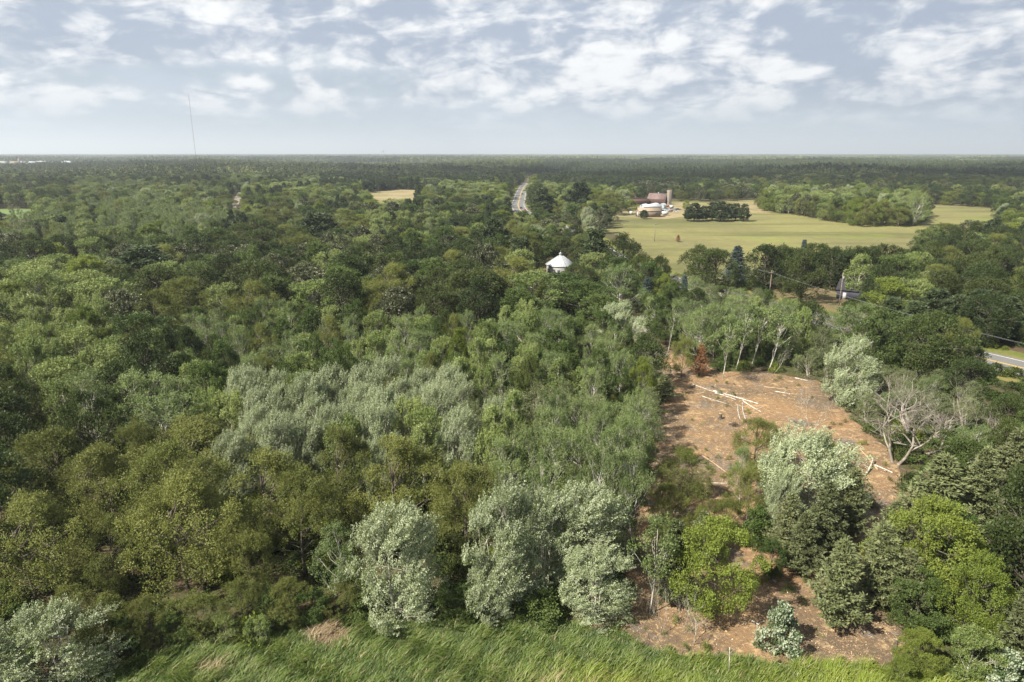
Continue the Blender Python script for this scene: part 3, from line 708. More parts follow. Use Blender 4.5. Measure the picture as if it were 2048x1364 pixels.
at('maple', 1425, 1235, 1440, 1032, 165, 'bright yellow-green tree over the lower chips, behind the twin bare trunks')
at('maple', 1840, 1200, 1840, 992, 195, 'large bright yellow-green tree beside the cedars below the clearing')
at('mapledeep', 1890, 1120, 1890, 1000, 100, 'deep green tree just behind the large bright yellow-green one')
at('maple', 1935, 1290, 1930, 1102, 130, 'bright green tree near the bottom corner, one row before the large bright one')
at('mapledeep', 1830, 1262, 1825, 1150, 140, 'deep green bushy tree at the edge of the lower chips')
at('maple', 1835, 1352, 1828, 1258, 85, 'small light green tree at the edge of the lower chips')
at('maple', 1800, 1378, 1800, 1312, 80, 'small bright bush at the bottom beside the grass')
at('poplargreen', 1930, 1362, 1925, 1255, 100, 'light grey-green birch clump at the bottom corner')
at('maple', 1990, 1330, 1990, 1235, 90, 'yellow-green tree near the bottom corner before the cedar')
at('whiteshrub', 2005, 1385, 2000, 1300, 90, 'white-leaved shrub at the very bottom corner')
at('whiteshrub', 1555, 1300, 1550, 1203, 85, 'white-leaved bush on the lower chips at the tip of the marsh grass')
at('birch', 1300, 1228, 1302, 1025, 90, 'white-stemmed birch with few yellowish leaves at the lower chips', var=0)
at('barethin', 1322, 1270, 1325, 1150, 85, 'thin leafless tree on the lower chips beside the birch')
at('barethin', 1388, 1288, 1385, 1160, 170, 'leafless tree with twin trunks at the edge of the marsh grass', var=1, rot=0.4)
at('barethin', 1288, 1235, 1285, 1172, 45, 'small leafless sapling at the foot of the birch')
at('bare', 1995, 1120, 1995, 965, 105, 'grey dead conifer full of bare twigs at the picture edge', var=2)
at('bare', 1845, 905, 1850, 765, 290, 'large leafless tree with forked pale trunks beyond the clearing', var=0)
at('bare', 1790, 928, 1740, 770, 190, 'leafless tree leaning over the edge of the clearing', lean=(0, -0.28), var=1)
at('bare', 1925, 905, 1945, 745, 150, 'leafless tree, tallest and thinnest of those beyond the clearing', lean=(0, 0.06), var=2)
at('barethin', 1622, 862, 1612, 765, 105, 'grey twiggy leafless bush on the chips in the clearing')
at('barethin', 1310, 905, 1318, 838, 60, 'white dead tree at the near edge of the clearing')
at('barethin', 1285, 905, 1292, 795, 55, 'white leaning snag among the aspens at the edge of the clearing', lean=(0, 0.2))
at('poplar', 1692, 812, 1690, 670, 118, 'round silver-leaved tree standing at the far side of the clearing', var=1)
at('rust', 1398, 752, 1397, 686, 34, 'rust-brown dead conifer on the chips at the far side of the clearing')
at('oak', 1362, 755, 1364, 668, 45, 'small oak beside the rust-brown dead conifer')
at('birch', 1335, 705, 1356, 598, 40, 'leaning thin birch where the track enters the clearing', lean=(0, 0.10))
for bx, by, tx, ty, w_, l in ((1446, 756, 1451, 625, 50, 'straight white-stemmed birch, nearest to the rust-brown conifer'), (1472, 738, 1500, 600, 60, 'leaning white-stemmed birch, second of the row behind the clearing'),
                              (1502, 735, 1525, 605, 60, 'white-stemmed birch, third of the row behind the clearing'), (1538, 742, 1572, 618, 60, 'white-stemmed birch, last of the row behind the clearing')):
    at('birch', bx, by, tx, ty, w_, l, lean=(0, 0.14 if tx - bx > 10 else 0.02))
at('barethin', 1548, 748, 1610, 680, 50, 'bent white birch leaning far over behind the clearing', lean=(0, 0.72))
for bx, by, tx, ty, w_, k in ((1395, 725, 1395, 610, 65, 'aspen'), (1425, 722, 1425, 600, 60, 'aspen'), (1372, 712, 1372, 625, 45, 'aspen'), (1455, 728, 1458, 640, 60, 'mapledeep'), (1510, 722, 1515, 640, 60, 'mapledeep'),
                              (1590, 728, 1590, 610, 60, 'poplargreen'), (1560, 730, 1555, 650, 50, 'mapledeep'), (1610, 700, 1612, 598, 70, 'oakdark'), (1635, 735, 1630, 650, 60, 'willow')):
    at(k, bx, by, tx, ty, w_)
at('cedar', 1300, 760, 1302, 702, 40, 'small cedar on the chips beside the track into the clearing')
at('cedar', 1325, 800, 1322, 748, 50, 'feathery low cedar at the near edge of the track')
at('poplar', 1235, 705, 1240, 600, 95, 'tall light poplar where the dirt track enters the clearing')
for tx, ty, h, w_, k in ((1135, 541, 11, 120, 'mapledeep'), (1080, 548, 9, 70, 'oakdark'), (1175, 530, 12, 90, 'oakdark')):
    top(k, tx, ty, h, w_)
top('oakdark', 1152, 521, 11, 46)
for bx, h, w_, k in ((262, 4.5, 80, 'mapledeep'), (305, 5.5, 85, 'oak'), (352, 4.0, 75, 'mapledeep'), (400, 5.5, 90, 'oak'), (545, 4.5, 75, 'mapledeep'), (585, 5.5, 95, 'oak'), (628, 4.0, 75, 'mapledeep'), (690, 4.2, 80, 'oak'), (725, 3.2, 60, 'shrub'), (895, 3.5, 75, 'mapledeep'), (945, 4.5, 80, 'mapledeep'), (490, 6, 95, 'oak'), (215, 6, 110, 'oak'), (160, 7, 120, 'oak')):
    by = 1302 - max(0, bx - 250) * 0.145 if bx < 700 else 1236
    x, y = gp(bx, by); tree(k, x, y, h, w_ / 2 / FPX * 64)
for bx, h in ((1555, 9), (1590, 10), (1625, 9), (1650, 10)):     # oaks over the bare yard of the house
    x, y = gp(bx, 573); tree('oakdark', x, y, h + 3, 5.5)
# spruces, pines and marked trees farther off
at('spruce', 1470, 562, 1471, 490, 50, 'blue spruce at the near edge of the meadow')
at('spruce', 1366, 605, 1365, 548, 26, 'slim dark blue spruce near the gravel driveway')
at('spruce', 1292, 612, 1290, 552, 34, 'blue spruce half hidden by the trees near the white roof')
at('spruce', 1604, 530, 1604, 478, 24, 'blue spruce tip above the dark oaks at the meadow')
at('pine', 640, 505, 640, 422, 95, 'big spreading dark pine standing in the middle of the forest')
at('pine', 300, 590, 300, 485, 120, 'broad dark green pine rising over the forest near the grey roof')
at('pine', 1085, 435, 1078, 373, 50, 'pine beside the highway at its far bend')
at('pine', 1158, 432, 1160, 360, 52, 'tallest pine between the highway and the farmyard')
at('pine', 990, 545, 990, 430, 60, 'tall dark pine in the forest behind the white roof')
at('pine', 1040, 560, 1045, 470, 60, 'dark pine just behind the white roof')
at('pine', 1190, 560, 1190, 452, 60, 'brownish-green tall pine just beyond the white roof')
at('oakdark', 1245, 570, 1245, 462, 95, 'large round dark oak at the corner of the meadow')
at('maple', 1770, 650, 1768, 552, 115, 'bright broad tree in front of the dark house')
at('whiteshrub', 1942, 520, 1942, 466, 42, 'white-leaved tree among the oaks beyond the meadow')
at('whiteshrub', 1912, 560, 1912, 520, 34, 'small white-leaved tree among the dark oaks')
at('rust', 1356, 484, 1356, 469, 10, 'small rust-brown dead tree alone in the meadow')
at('maple', 1372, 418, 1373, 399, 20, 'small yellow-green tree between the farmyard and the pine row')
at('pine', 1288, 438, 1288, 419, 18, 'small round evergreen in front of the beige shed')
at('maple', 1262, 428, 1270, 398, 26, 'light green tree behind the white trailer in the farmyard')
at('oakdark', 1222, 443, 1222, 405, 40, 'dark round tree at the corner of the meadow beside the farmyard')
at('oak', 1215, 430, 1210, 380, 60, 'broad green tree beside the farmyard')
at('maple', 1190, 425, 1186, 378, 40, 'yellow-green tree between the tall pine and the farmyard')
for i, (bx, tx, ty, w_) in enumerate(((1388, 1386, 404, 34), (1406, 1404, 410, 22), (1424, 1425, 402, 30), (1441, 1440, 401, 34), (1456, 1455, 405, 26), (1470, 1470, 405, 26), (1487, 1488, 406, 24), (1376, 1374, 412, 20))):
    at('pine', bx, 443 - (i % 3), tx, ty, w_)
for x_ in range(1395, 1860, 33):      # dark oaks between the meadow and the house
    if abs(x_ - 1471) > 34: at('oakdark', x_, 572 + rnd.uniform(-6, 12), x_ + rnd.uniform(-8, 8), 488 + rnd.uniform(-6, 12), 84 + rnd.uniform(-10, 16))
for bx, by, tx, ty, w_, k in ((1300, 606, 1296, 520, 60, 'mapledeep'), (1325, 612, 1322, 545, 40, 'maple'), (1340, 600, 1342, 562, 34, 'maple'), (1318, 590, 1312, 505, 46, 'oakdark'), (1282, 596, 1280, 500, 60, 'oakdark'), (1390, 610, 1392, 572, 40, 'aspen')):
    at(k, bx, by, tx, ty, w_)
for i in range(len(HWY) - 1):         # willow bushes along the near side of the highway
    a, b = HWY[i], HWY[i + 1]
    if not 141 <= a[1] < 262: continue
    dx, dy = b[0] - a[0], b[1] - a[1]; ln = math.hypot(dx, dy); k = int(ln / 4.2)
    for j in range(k):
        t = (j + 0.5) / k; off = 9.8 + rnd.uniform(0, 2.5)
        x, y = a[0] + dx * t - dy / ln * off, a[1] + dy * t + dx / ln * off
        if proj(x, y, 0)[0] < 1935: tree('willow' if rnd.random() < 0.75 else 'mapledeep', x, y, rnd.uniform(5.2, 7.4), rnd.uniform(2.7, 3.6))
for tx, ty, w_ in ((1790, 590, 60), (1835, 598, 60), (1880, 575, 70), (1925, 585, 70), (1970, 575, 70), (2018, 588, 75), (1950, 612, 70), (2012, 618, 75)):
    top('pine', tx, ty, 11 if ty < 610 else 8, w_)
for tx, ty, w_, h, k in ((560, 362, 60, 15, 'poplargreen'), (520, 370, 55, 14, 'maple'), (600, 372, 60, 14, 'poplargreen'), (672, 352, 60, 16, 'poplargreen'), (705, 358, 40, 14, 'pine'), (730, 360, 36, 14, 'pine'), (690, 366, 40, 14, 'pine'), (762, 352, 30, 14, 'mapledeep'), (820, 352, 60, 16, 'mapledeep'), (860, 354, 55, 15, 'poplargreen'), (905, 358, 70, 15, 'poplargreen'),
                         (950, 364, 70, 14, 'poplargreen'), (985, 368, 55, 13, 'poplargreen'), (650, 382, 70, 13, 'mapledeep'), (800, 395, 80, 13, 'poplargreen'), (745, 398, 70, 13, 'maple'), (870, 392, 60, 13, 'oakdark'), (920, 385, 70, 13, 'oak'), (505, 352, 60, 15, 'poplargreen'), (450, 358, 60, 15, 'mapledeep'), (1340, 362, 60, 15, 'oakpale'), (1290, 360, 70, 15, 'oakpale'), (1420, 362, 70, 15, 'mapledeep'), (1470, 368, 60, 14, 'oakpale')):
    top(k, tx, ty, h, w_)
# the grove in the meadow
GROVE = G((1515, 420), (1535, 402), (1620, 396), (1720, 396), (1830, 408), (1850, 432), (1835, 452), (1760, 456), (1700, 452), (1600, 432))
rg = random.Random(3); n = 0
for _ in range(6000):
    x, y = rg.uniform(150, 330), rg.uniform(425, 690)
    if n < 85 and inpoly(GROVE, x, y) and not inpoly(GROVE, x * (1 - 26 / y), y - 26) and all(math.hypot(x - a, y - b) > 6.0 for a, b, _ in PUT):
        tree(rg.choice(['oak', 'oak', 'maple', 'mapledeep', 'oakpale', 'poplargreen', 'poplargreen', 'maple']), x, y, rg.uniform(12, 17), rg.uniform(5, 7)); n += 1
at('aspen', 1825, 452, 1822, 385, 46, 'pale fan-shaped tree at the end of the grove in the meadow', lean=(0, 0.12))

# ------------------------------------------------------------------ the near forest, tree by tree
REG = [   # where a crown's top shows in the photograph: kinds with weights, heights, half widths, share of the places that are taken
    ([(455, 725), (915, 725), (930, 870), (440, 865)], 'poplar*6 poplargreen*1', (11, 14), (2.6, 3.4)),
    ([(985, 790), (1190, 770), (1330, 830), (1335, 1010), (1180, 985), (1060, 965), (930, 985), (960, 860)], 'aspen*7 poplargreen*1', (12, 15), (2.3, 3.0)),
    ([(0, 600), (215, 600), (250, 725), (0, 740)], 'poplargreen*5 maple*1', (12, 15), (3.6, 5)),
    ([(0, 525), (190, 525), (200, 615), (0, 620)], 'maple*2 poplargreen*2 mapledeep', (13, 16), (6, 8.5)),
    ([(380, 590), (760, 590), (760, 735), (330, 735)], 'aspen*4 mapledeep*3 poplargreen*2 willow*1 oak*1 oakdark*1', (9, 13), (2.5, 3.5)),
    ([(760, 610), (1250, 600), (1270, 720), (760, 735)], 'aspen*4 poplargreen*3 maple*1 mapledeep*3 oakdark*1 oak*1', (9, 13), (2.5, 3.6)),
    ([(910, 700), (1320, 690), (1330, 830), (1180, 790), (960, 850), (910, 820)], 'oak*3 maple*1 aspen*3 poplar*1 willow*2', (8, 12), (2.6, 3.6)),
    ([(0, 730), (460, 720), (460, 800), (300, 790), (0, 890)], 'oakdark*3 oak*2 poplargreen*2 aspen*2 mapledeep*1', (11, 15), (3.6, 6.0)),
    ([(0, 880), (210, 785), (420, 840), (900, 800), (990, 960), (930, 1010), (760, 1000), (560, 1180), (0, 1230)], 'oak', (11.5, 15), (4.4, 6.6)),
    ([(380, 450), (1000, 470), (1230, 540), (1280, 600), (760, 630), (180, 660), (200, 520)], 'oakdark*7 oak*3 oakpale*2 mapledeep*3 maple*1 poplargreen*1', (12, 17), (5.6, 8.6)),
    ([(1260, 540), (1400, 540), (1400, 640), (1260, 660)], 'aspen*2 mapledeep*2 oakdark*2', (8, 12), (2.8, 3.6)),
    ([(1480, 600), (1640, 622), (1800, 648), (1960, 690), (1990, 760), (1900, 810), (1760, 810), (1650, 720), (1480, 690)], 'willow*6 aspen*1', (4.5, 7), (2.6, 3.6)),
    ([(1400, 540), (1660, 570), (1520, 600), (1400, 620)], 'aspen*2 poplargreen*1 willow*2', (7, 10), (2.6, 3.4)),
    ([(1690, 790), (2100, 720), (2100, 1000), (1900, 880), (1800, 850)], 'oak*3 mapledeep*2 oakdark*2 aspen*1', (8, 11), (2.8, 3.8)),
    ([(1820, 440), (2100, 430), (2100, 580), (1850, 560)], 'oakdark*4 oak*3', (12, 15), (5.2, 7.6)),
    ([(1860, 950), (2100, 880), (2100, 1364), (1990, 1364), (1960, 1100)], 'cedar*2 mapledeep*2 maple*1', (6, 9), (2.2, 3.0)),
    ([(-50, 470), (400, 470), (400, 640), (-50, 640)], 'mapledeep*2 oakdark*3 poplargreen*2 maple*1 aspen*1 oakpale*1', (12, 17), (5.4, 8.4)),
]
def kinds(s):
    out = []
    for w_ in s.split():
        k, _, n_ = w_.partition('*'); out += [k] * int(n_ or 1)
    return out
REG = [(p, kinds(k), h, r) for p, k, h, r in REG]
DEFAULT = ([], kinds('oakdark*4 oak*2 mapledeep*2 poplargreen*1 aspen*1'), (11, 17), (5.0, 8.2))
def region(px, py):
    for r in REG:
        if inpoly(r[0], px, py): return r
    return DEFAULT
OPEN = [CLEAR, MARSH, FIELD, STRAW, CROP, YARD, OCTYARD, LEFTYARD]
def near_line(P, x, y, w_):
    for a, b in zip(P, P[1:]):
        dx, dy = b[0] - a[0], b[1] - a[1]; t = max(0, min(1, ((x - a[0]) * dx + (y - a[1]) * dy) / (dx * dx + dy * dy)))
        if math.hypot(a[0] + dx * t - x, a[1] + dy * t - y) < w_: return True
    return False
def is_open(x, y, m=0.0):
    if near_line(HWY, x, y, 10 + m) or near_line(LANE, x, y, 6 + m) or near_line(DRIVE, x, y, 3.0) or near_line(HOUSEDRIVE, x, y, 3.5): return True
    return any(inpoly(P, x, y) for P in OPEN)
# places of the photograph that no added crown may cover
KEEP = [[(1280, 660), (1330, 690), (1440, 735), (1640, 760), (1660, 850), (1740, 870), (1800, 930), (1770, 1010), (1690, 1120), (1800, 1330), (1190, 1350), (1200, 1230), (1270, 1050), (1330, 1000), (1315, 880), (1320, 760)],
        [(1022, 366), (1062, 366), (1062, 432), (1022, 432)], [(1070, 500), (1165, 500), (1165, 534), (1070, 542)], [(735, 383), (838, 380), (832, 397), (742, 404)], [(-30, 417), (74, 417), (74, 431), (-30, 433)], [(1960, 678), (2080, 695), (2080, 790), (1985, 770)],
        [(1530, 566), (1640, 566), (1690, 552), (1722, 556), (1722, 596), (1666, 596), (1660, 632), (1646, 632), (1626, 594), (1530, 590)], [(1250, 385), (1360, 385), (1360, 440), (1250, 440)], [(455, 385), (490, 385), (490, 415), (455, 415)],
        [(1210, 440), (1870, 440), (1860, 485), (1320, 500), (1330, 560), (1300, 510)], [(80, 515), (215, 510), (215, 526), (80, 532)], [(1258, 632), (1285, 632), (1285, 650), (1258, 650)]]
def kept(px, py): return any(inpoly(P, px, py) for P in KEEP)
BOXES = [(1088, 1152, 506, 528, 258), (1024, 1058, 368, 428, 560), (1984, 2110, 704, 762, 140), (1688, 1736, 556, 588, 205), (1255, 1360, 386, 434, 500), (1540, 1630, 574, 588, 205), (1222, 1300, 444, 478, 400), (1850, 1990, 412, 440, 470), (1452, 1490, 492, 545, 225)]
def covers(x, y, h, r):
    """whether a crown would stand before one of the things the photograph shows clear"""
    px, t = proj(x, y, h); b = proj(x, y, h * 0.3)[1]; w = r * 0.8 * FPX / (y + 10)
    return any(y < d and px + w > x0 and px - w < x1 and t < y1 and b > y0 for x0, x1, y0, y1, d in BOXES)
def fill(seed, dmax, dmin_, tries, small=1.0):
    rr = random.Random(seed)
    cell = {}
    def around(x, y):
        i, j = int(x // 10), int(y // 10)
        return [p for a in (-1, 0, 1) for b in (-1, 0, 1) for p in cell.get((i + a, j + b), ())]
    for p in PUT: cell.setdefault((int(p[0] // 10), int(p[1] // 10)), []).append(p)
    for _ in range(tries):
        y = math.sqrt(rr.uniform(dmin_ ** 2, dmax ** 2)); x = rr.uniform(-0.86, 0.86) * (y + 14)
        px, py = proj(x, y, 11.5)
        if not (-70 < px < 2120): continue
        _, ks, hr, wr = region(px, py); k = rr.choice(ks); h = rr.uniform(*hr) * (0.55 + 0.45 * small); r = rr.uniform(*wr) * small
        px, py = proj(x, y, h)
        if py > 1330: continue
        if is_open(x, y) or kept(px, py) or kept(*proj(x, y, h * 0.6)) or covers(x, y, h, r): continue
        if any(math.hypot(x - a, y - b) < 0.74 * (r + c) for a, b, c in around(x, y)): continue
        o = tree(k, x, y, h, r); cell.setdefault((int(x // 10), int(y // 10)), []).append((x, y, r))
fill(10, 120, 55, 6000); fill(11, 285, 90, 10000); fill(12, 150, 54, 1300, 0.5)
#STAGE5

# ------------------------------------------------------------------ what nobody could count: the far woods, undergrowth, marsh grass, chips
def scatter(name, meshes, pts, pick, size, rot, keep=None):
    """one object that repeats MESHES over the points PTS"""
    col = bpy.data.collections.new(name + '_kinds')
    for i, me in enumerate(meshes):
        o = bpy.data.objects.new('%s_%02d' % (name, i), me); col.objects.link(o)
    me = bpy.data.meshes.new(name); P = np.asarray(pts, np.float32)
    me.vertices.add(len(P)); me.vertices.foreach_set('co', P.ravel())
    a = me.attributes.new('pick', 'INT', 'POINT'); a.data.foreach_set('value', np.asarray(pick, np.int32))
    a = me.attributes.new('size', 'FLOAT_VECTOR', 'POINT'); a.data.foreach_set('vector', np.asarray(size, np.float32).ravel())
    a = me.attributes.new('turn', 'FLOAT_VECTOR', 'POINT'); r = np.zeros((len(P), 3), np.float32); r[:, 2] = rot; a.data.foreach_set('vector', r.ravel())
    me.update(); ob = link(name, me); tag(ob, kind='stuff')
    ng = bpy.data.node_groups.new(name, 'GeometryNodeTree')
    ng.interface.new_socket('Geometry', in_out='INPUT', socket_type='NodeSocketGeometry'); ng.interface.new_socket('Geometry', in_out='OUTPUT', socket_type='NodeSocketGeometry')
    N, L = ng.nodes, ng.links
    gi, go, ci, ip = N.new('NodeGroupInput'), N.new('NodeGroupOutput'), N.new('GeometryNodeCollectionInfo'), N.new('GeometryNodeInstanceOnPoints')
    ci.inputs['Collection'].default_value = col; ci.inputs['Separate Children'].default_value = True; ci.inputs['Reset Children'].default_value = True
    def na(nm, ty):
        n = N.new('GeometryNodeInputNamedAttribute'); n.data_type = ty; n.inputs['Name'].default_value = nm; return n.outputs['Attribute']
    L.new(gi.outputs[0], ip.inputs['Points']); L.new(ci.outputs[0], ip.inputs['Instance']); ip.inputs['Pick Instance'].default_value = True
    L.new(na('pick', 'INT'), ip.inputs['Instance Index']); L.new(na('size', 'FLOAT_VECTOR'), ip.inputs['Scale'])
    er = N.new('FunctionNodeEulerToRotation'); L.new(na('turn', 'FLOAT_VECTOR'), er.inputs[0]); L.new(er.outputs[0], ip.inputs['Rotation'])
    L.new(ip.outputs[0], go.inputs[0])
    md = ob.modifiers.new('scatter', 'NODES'); md.node_group = ng
    return ob
def cheap(rng, style, H, R, nf, leaf):
    """a far tree of few faces: (verts, quads, lv)"""
    if style in ('pine', 'cone'):
        n = nf; t = rng.random(n) ** 0.8; th = rng.uniform(0, 6.28, n); k = 0.6 if style == 'pine' else 0.9
        r = R * (1 - t) ** k * np.sqrt(rng.uniform(0.35, 1, n)) * (1 + 0.25 * np.sin(th * 3 + t * 9))
        C = np.stack([r * np.cos(th), r * np.sin(th), H * (0.12 + 0.88 * t)], 1); out = np.stack([np.cos(th), np.sin(th), np.full(n, 0.6)], 1)
    else:
        prof = PROFILE['egg' if style == 'aspen' else 'round']; c = 15 if style != 'aspen' else 9
        t = rng.random(c) ** 0.8; th = rng.uniform(0, 6.28, c); rad = R * prof(t) * rng.uniform(0.45, 0.8, c); zb = H * 0.15
        CC = np.stack([rad * np.cos(th), rad * np.sin(th), zb + t * (H - zb) * 0.9], 1); cr = R * rng.uniform(0.26, 0.46, c)
        i = rng.integers(0, c, nf); d = vnorm(rng.normal(0, 1, (nf, 3)) + np.array([0, 0, 0.5]))
        C = CC[i] + d * cr[i][:, None] * rng.uniform(0.65, 1.1, nf)[:, None]; out = vnorm(d + vnorm(CC[i] - np.array([0, 0, H * 0.4])) * 0.6)
    ax = rng.normal(0, 1, C.shape) + np.array([0.3, 0, 0.5]); nr = out * 1.2 + np.array([0, 0, 0.3]) + rng.normal(0, 0.28, C.shape)
    L = leaf * rng.uniform(0.6, 1.4, len(C))
    v, q = leaf_faces(C - vnorm(ax) * L[:, None] * 0.5, ax, nr, L, L * (0.75 if style not in ('pine', 'cone') else 0.5))
    return v, q, 0.25 + 0.5 * rng.random(len(C))
def far_tree(name, rng, style, mat, nf, leaf):
    R = {'round': 5.0, 'aspen': 2.6, 'pine': 3.0, 'cone': 2.4}[style]
    v, q, lv = cheap(rng, style, 12.0, R * rng.uniform(0.9, 1.1), nf, leaf)
    w = MB().tube(np.array([(0, 0, -0.3), (0.1, 0, 5), (0, 0.1, 9.5)]), np.array([0.22, 0.16, 0.05]), 4, False); wv, wq, _ = w.arrays()
    return mesh_np(name, np.concatenate([v, wv]), np.concatenate([q, wq + len(v)]), [M[mat], M['bark_pale' if style == 'aspen' else 'bark']], mi=np.concatenate([np.zeros(len(q)), np.ones(len(wq))]),
                   attrs={'lv': np.concatenate([lv, np.zeros(len(wq))]), 'tv': np.full(len(q) + len(wq), rng.random())})
def far_patch(name, rng, side, gap, styles, nf, leaf, mats):
    V, Q, LV, TV, MI, n = [], [], [], [], [], 0
    g = int(side / gap)
    for i in range(g):
        for j in range(g):
            s, mt = styles[rng.integers(len(styles))]
            x, y = (i + 0.5 + rng.uniform(-0.42, 0.42)) * gap - side / 2, (j + 0.5 + rng.uniform(-0.42, 0.42)) * gap - side / 2
            H = rng.uniform(8, 16) * (1.1 if s == 'round' else 1); R = {'round': gap * 0.64, 'aspen': gap * 0.42, 'pine': gap * 0.46, 'cone': gap * 0.4}[s] * rng.uniform(0.7, 1.3)
            v, q, lv = cheap(rng, s, H, R, nf, leaf)
            V.append(v + np.array([x, y, 0])); Q.append(q + n); LV.append(lv); TV.append(np.full(len(q), rng.random())); MI.append(np.full(len(q), mats.index(mt))); n += len(v)
    return mesh_np(name, np.concatenate(V), np.concatenate(Q), [M[m] for m in mats], mi=np.concatenate(MI), attrs={'lv': np.concatenate(LV), 'tv': np.concatenate(TV)})

# composition of the far woods, by where their tops show in the photograph
FARREG = [([(1075, 322), (1300, 318), (1560, 330), (1560, 352), (1240, 372), (1075, 360)], 'pine*8 dark'), ([(640, 336), (1010, 340), (1060, 360), (860, 366), (640, 366)], 'pine*5 dark*3'),
          ([(0, 398), (330, 400), (460, 400), (460, 440), (330, 475), (0, 475)], 'aspen*6 light*2 dark'), ([(150, 352), (470, 375), (470, 410), (150, 410)], 'light*3 aspen*2 mixed*3'),
          ([(420, 348), (720, 352), (1010, 350), (1010, 398), (860, 392), (560, 405), (480, 390)], 'light*6 mixed*2 pine'), ([(1060, 360), (1260, 372), (1260, 420), (1060, 420)], 'light*2 mixed*3 pine'),
          ([(900, 308), (2048, 308), (2048, 322), (1300, 320), (900, 334)], 'light*5 mixed*2'), ([(300, 322), (1040, 316), (1040, 334), (640, 336), (300, 332)], 'light*2 mixed*3'),
          ([(1540, 322), (2100, 322), (2100, 412), (1540, 400)], 'dark*5 mixed*3'), ([(0, 330), (420, 330), (420, 352), (0, 370)], 'dark*4 mixed*3')]
FARREG = [(p, kinds(k)) for p, k in FARREG]
FARDEF = kinds('mixed*5 dark*3 light*1')
def stand(x, y, r):
    """woods grow in stands: a slowly changing number with a little chance in it"""
    s = 1.0 + y / 900.0
    v = math.sin(x / (31 * s) + 1.3 * math.sin(y / (47 * s))) + math.sin(y / (29 * s) + 1.7 * math.sin(x / (53 * s)) + 0.7) + 0.6 * math.sin((x + y) / (17 * s))
    return (v * 0.31 + r.uniform(-0.22, 0.22) + 2.0) % 1.0
def far_kind(x, y, r, h=11.5):
    px, py = proj(x, y, h)
    for p, k in FARREG:
        if inpoly(p, px, py): return k[int(stand(x, y, r) * len(k)) % len(k)], px, py
    return FARDEF[int(stand(x, y, r) * len(FARDEF)) % len(FARDEF)], px, py
M['oakdarkfar'] = leaf_mat('far_dark_leaves', (0.036, 0.056, 0.017), (0.078, 0.095, 0.028), None, 0.7, 0.2, 0.4, True)
rngf = np.random.default_rng(77); WM, WK = [], {}
for kd in ('oak', 'oakdark', 'oakpale', 'mapledeep', 'maple', 'poplargreen', 'poplar', 'aspen', 'pine', 'cedar'):
    for me, H_, r_ in WHOLE[kd]: WK.setdefault(kd, []).append((len(WM), H_, r_)); WM.append(me)
MIXES = {k: kinds(v) for k, v in {'mixed': 'oakdark*4 oak*3 mapledeep*3 poplargreen maple oakpale', 'dark': 'oakdark*6 oak oakpale*2 mapledeep pine', 'light': 'poplargreen*4 maple*2 poplar*1 mapledeep*2 oak*1 aspen', 'pine': 'pine*7 oakdark', 'aspen': 'aspen*5 poplargreen*2'}.items()}
def far_fill():
    rr = random.Random(21); pts, pick, size, rot = [], [], [], []
    cell = {}
    for a, b, c in PUT: cell.setdefault((int(a // 14), int(b // 14)), []).append((a, b, c))
    for _ in range(52000):
        y = math.sqrt(rr.uniform(270 ** 2, 1160 ** 2)); x = rr.uniform(-0.82, 0.82) * (y + 14)
        k, px, py = far_kind(x, y, rr)
        gv = inpoly(GROVE, x, y)
        if gv: k = rr.choice(('light', 'light', 'mixed'))
        sp_ = rr.choice(MIXES[k]); r = {'pine': 3.2, 'aspen': 2.9, 'cedar': 2.5, 'poplar': 5.0, 'poplargreen': 5.4}.get(sp_, 6.6) * rr.uniform(0.7, 1.4) * (1.0 + max(0, y - 600) / 2400)
        i, j = int(x // 14), int(y // 14)
        if any((x - a) ** 2 + (y - b) ** 2 < 0.53 * (r + c) ** 2 for p in (-1, 0, 1) for q in (-1, 0, 1) for a, b, c in cell.get((i + p, j + q), ())): continue
        if not gv and (is_open(x, y, 1.0) or kept(px, py) or kept(*proj(x, y, 6)) or covers(x, y, 12, r)): continue
        cell.setdefault((i, j), []).append((x, y, r))
        ix, H0, R0 = rr.choice(WK[sp_]); h = rr.uniform(9.5, 15.5) * (1.1 if gv else 1.0) * (1.15 if sp_ == 'pine' else 1.0); s = r / R0
        pts.append((x, y, 0)); pick.append(ix); size.append((s, s, h / H0)); rot.append(rr.uniform(-0.5, 0.5) if sp_ in WINDY else rr.uniform(0, 6.28))
    scatter('forest', WM, pts, pick, size, rot); return len(pts)
N_FAR = far_fill()
mats = ['far', 'oakdarkfar', 'farlight', 'farpine']
R_M = [('round', 'far')] * 5 + [('round', 'oakdarkfar')] * 2 + [('pine', 'farpine')]; R_D = [('round', 'oakdarkfar')] * 6 + [('round', 'far')] * 2 + [('pine', 'farpine')]
R_L = [('round', 'farlight')] * 4 + [('round', 'far')] * 3 + [('aspen', 'farlight')]; R_P = [('pine', 'farpine')] * 7 + [('round', 'oakdarkfar')]; R_A = [('aspen', 'farlight')] * 4 + [('round', 'far')]
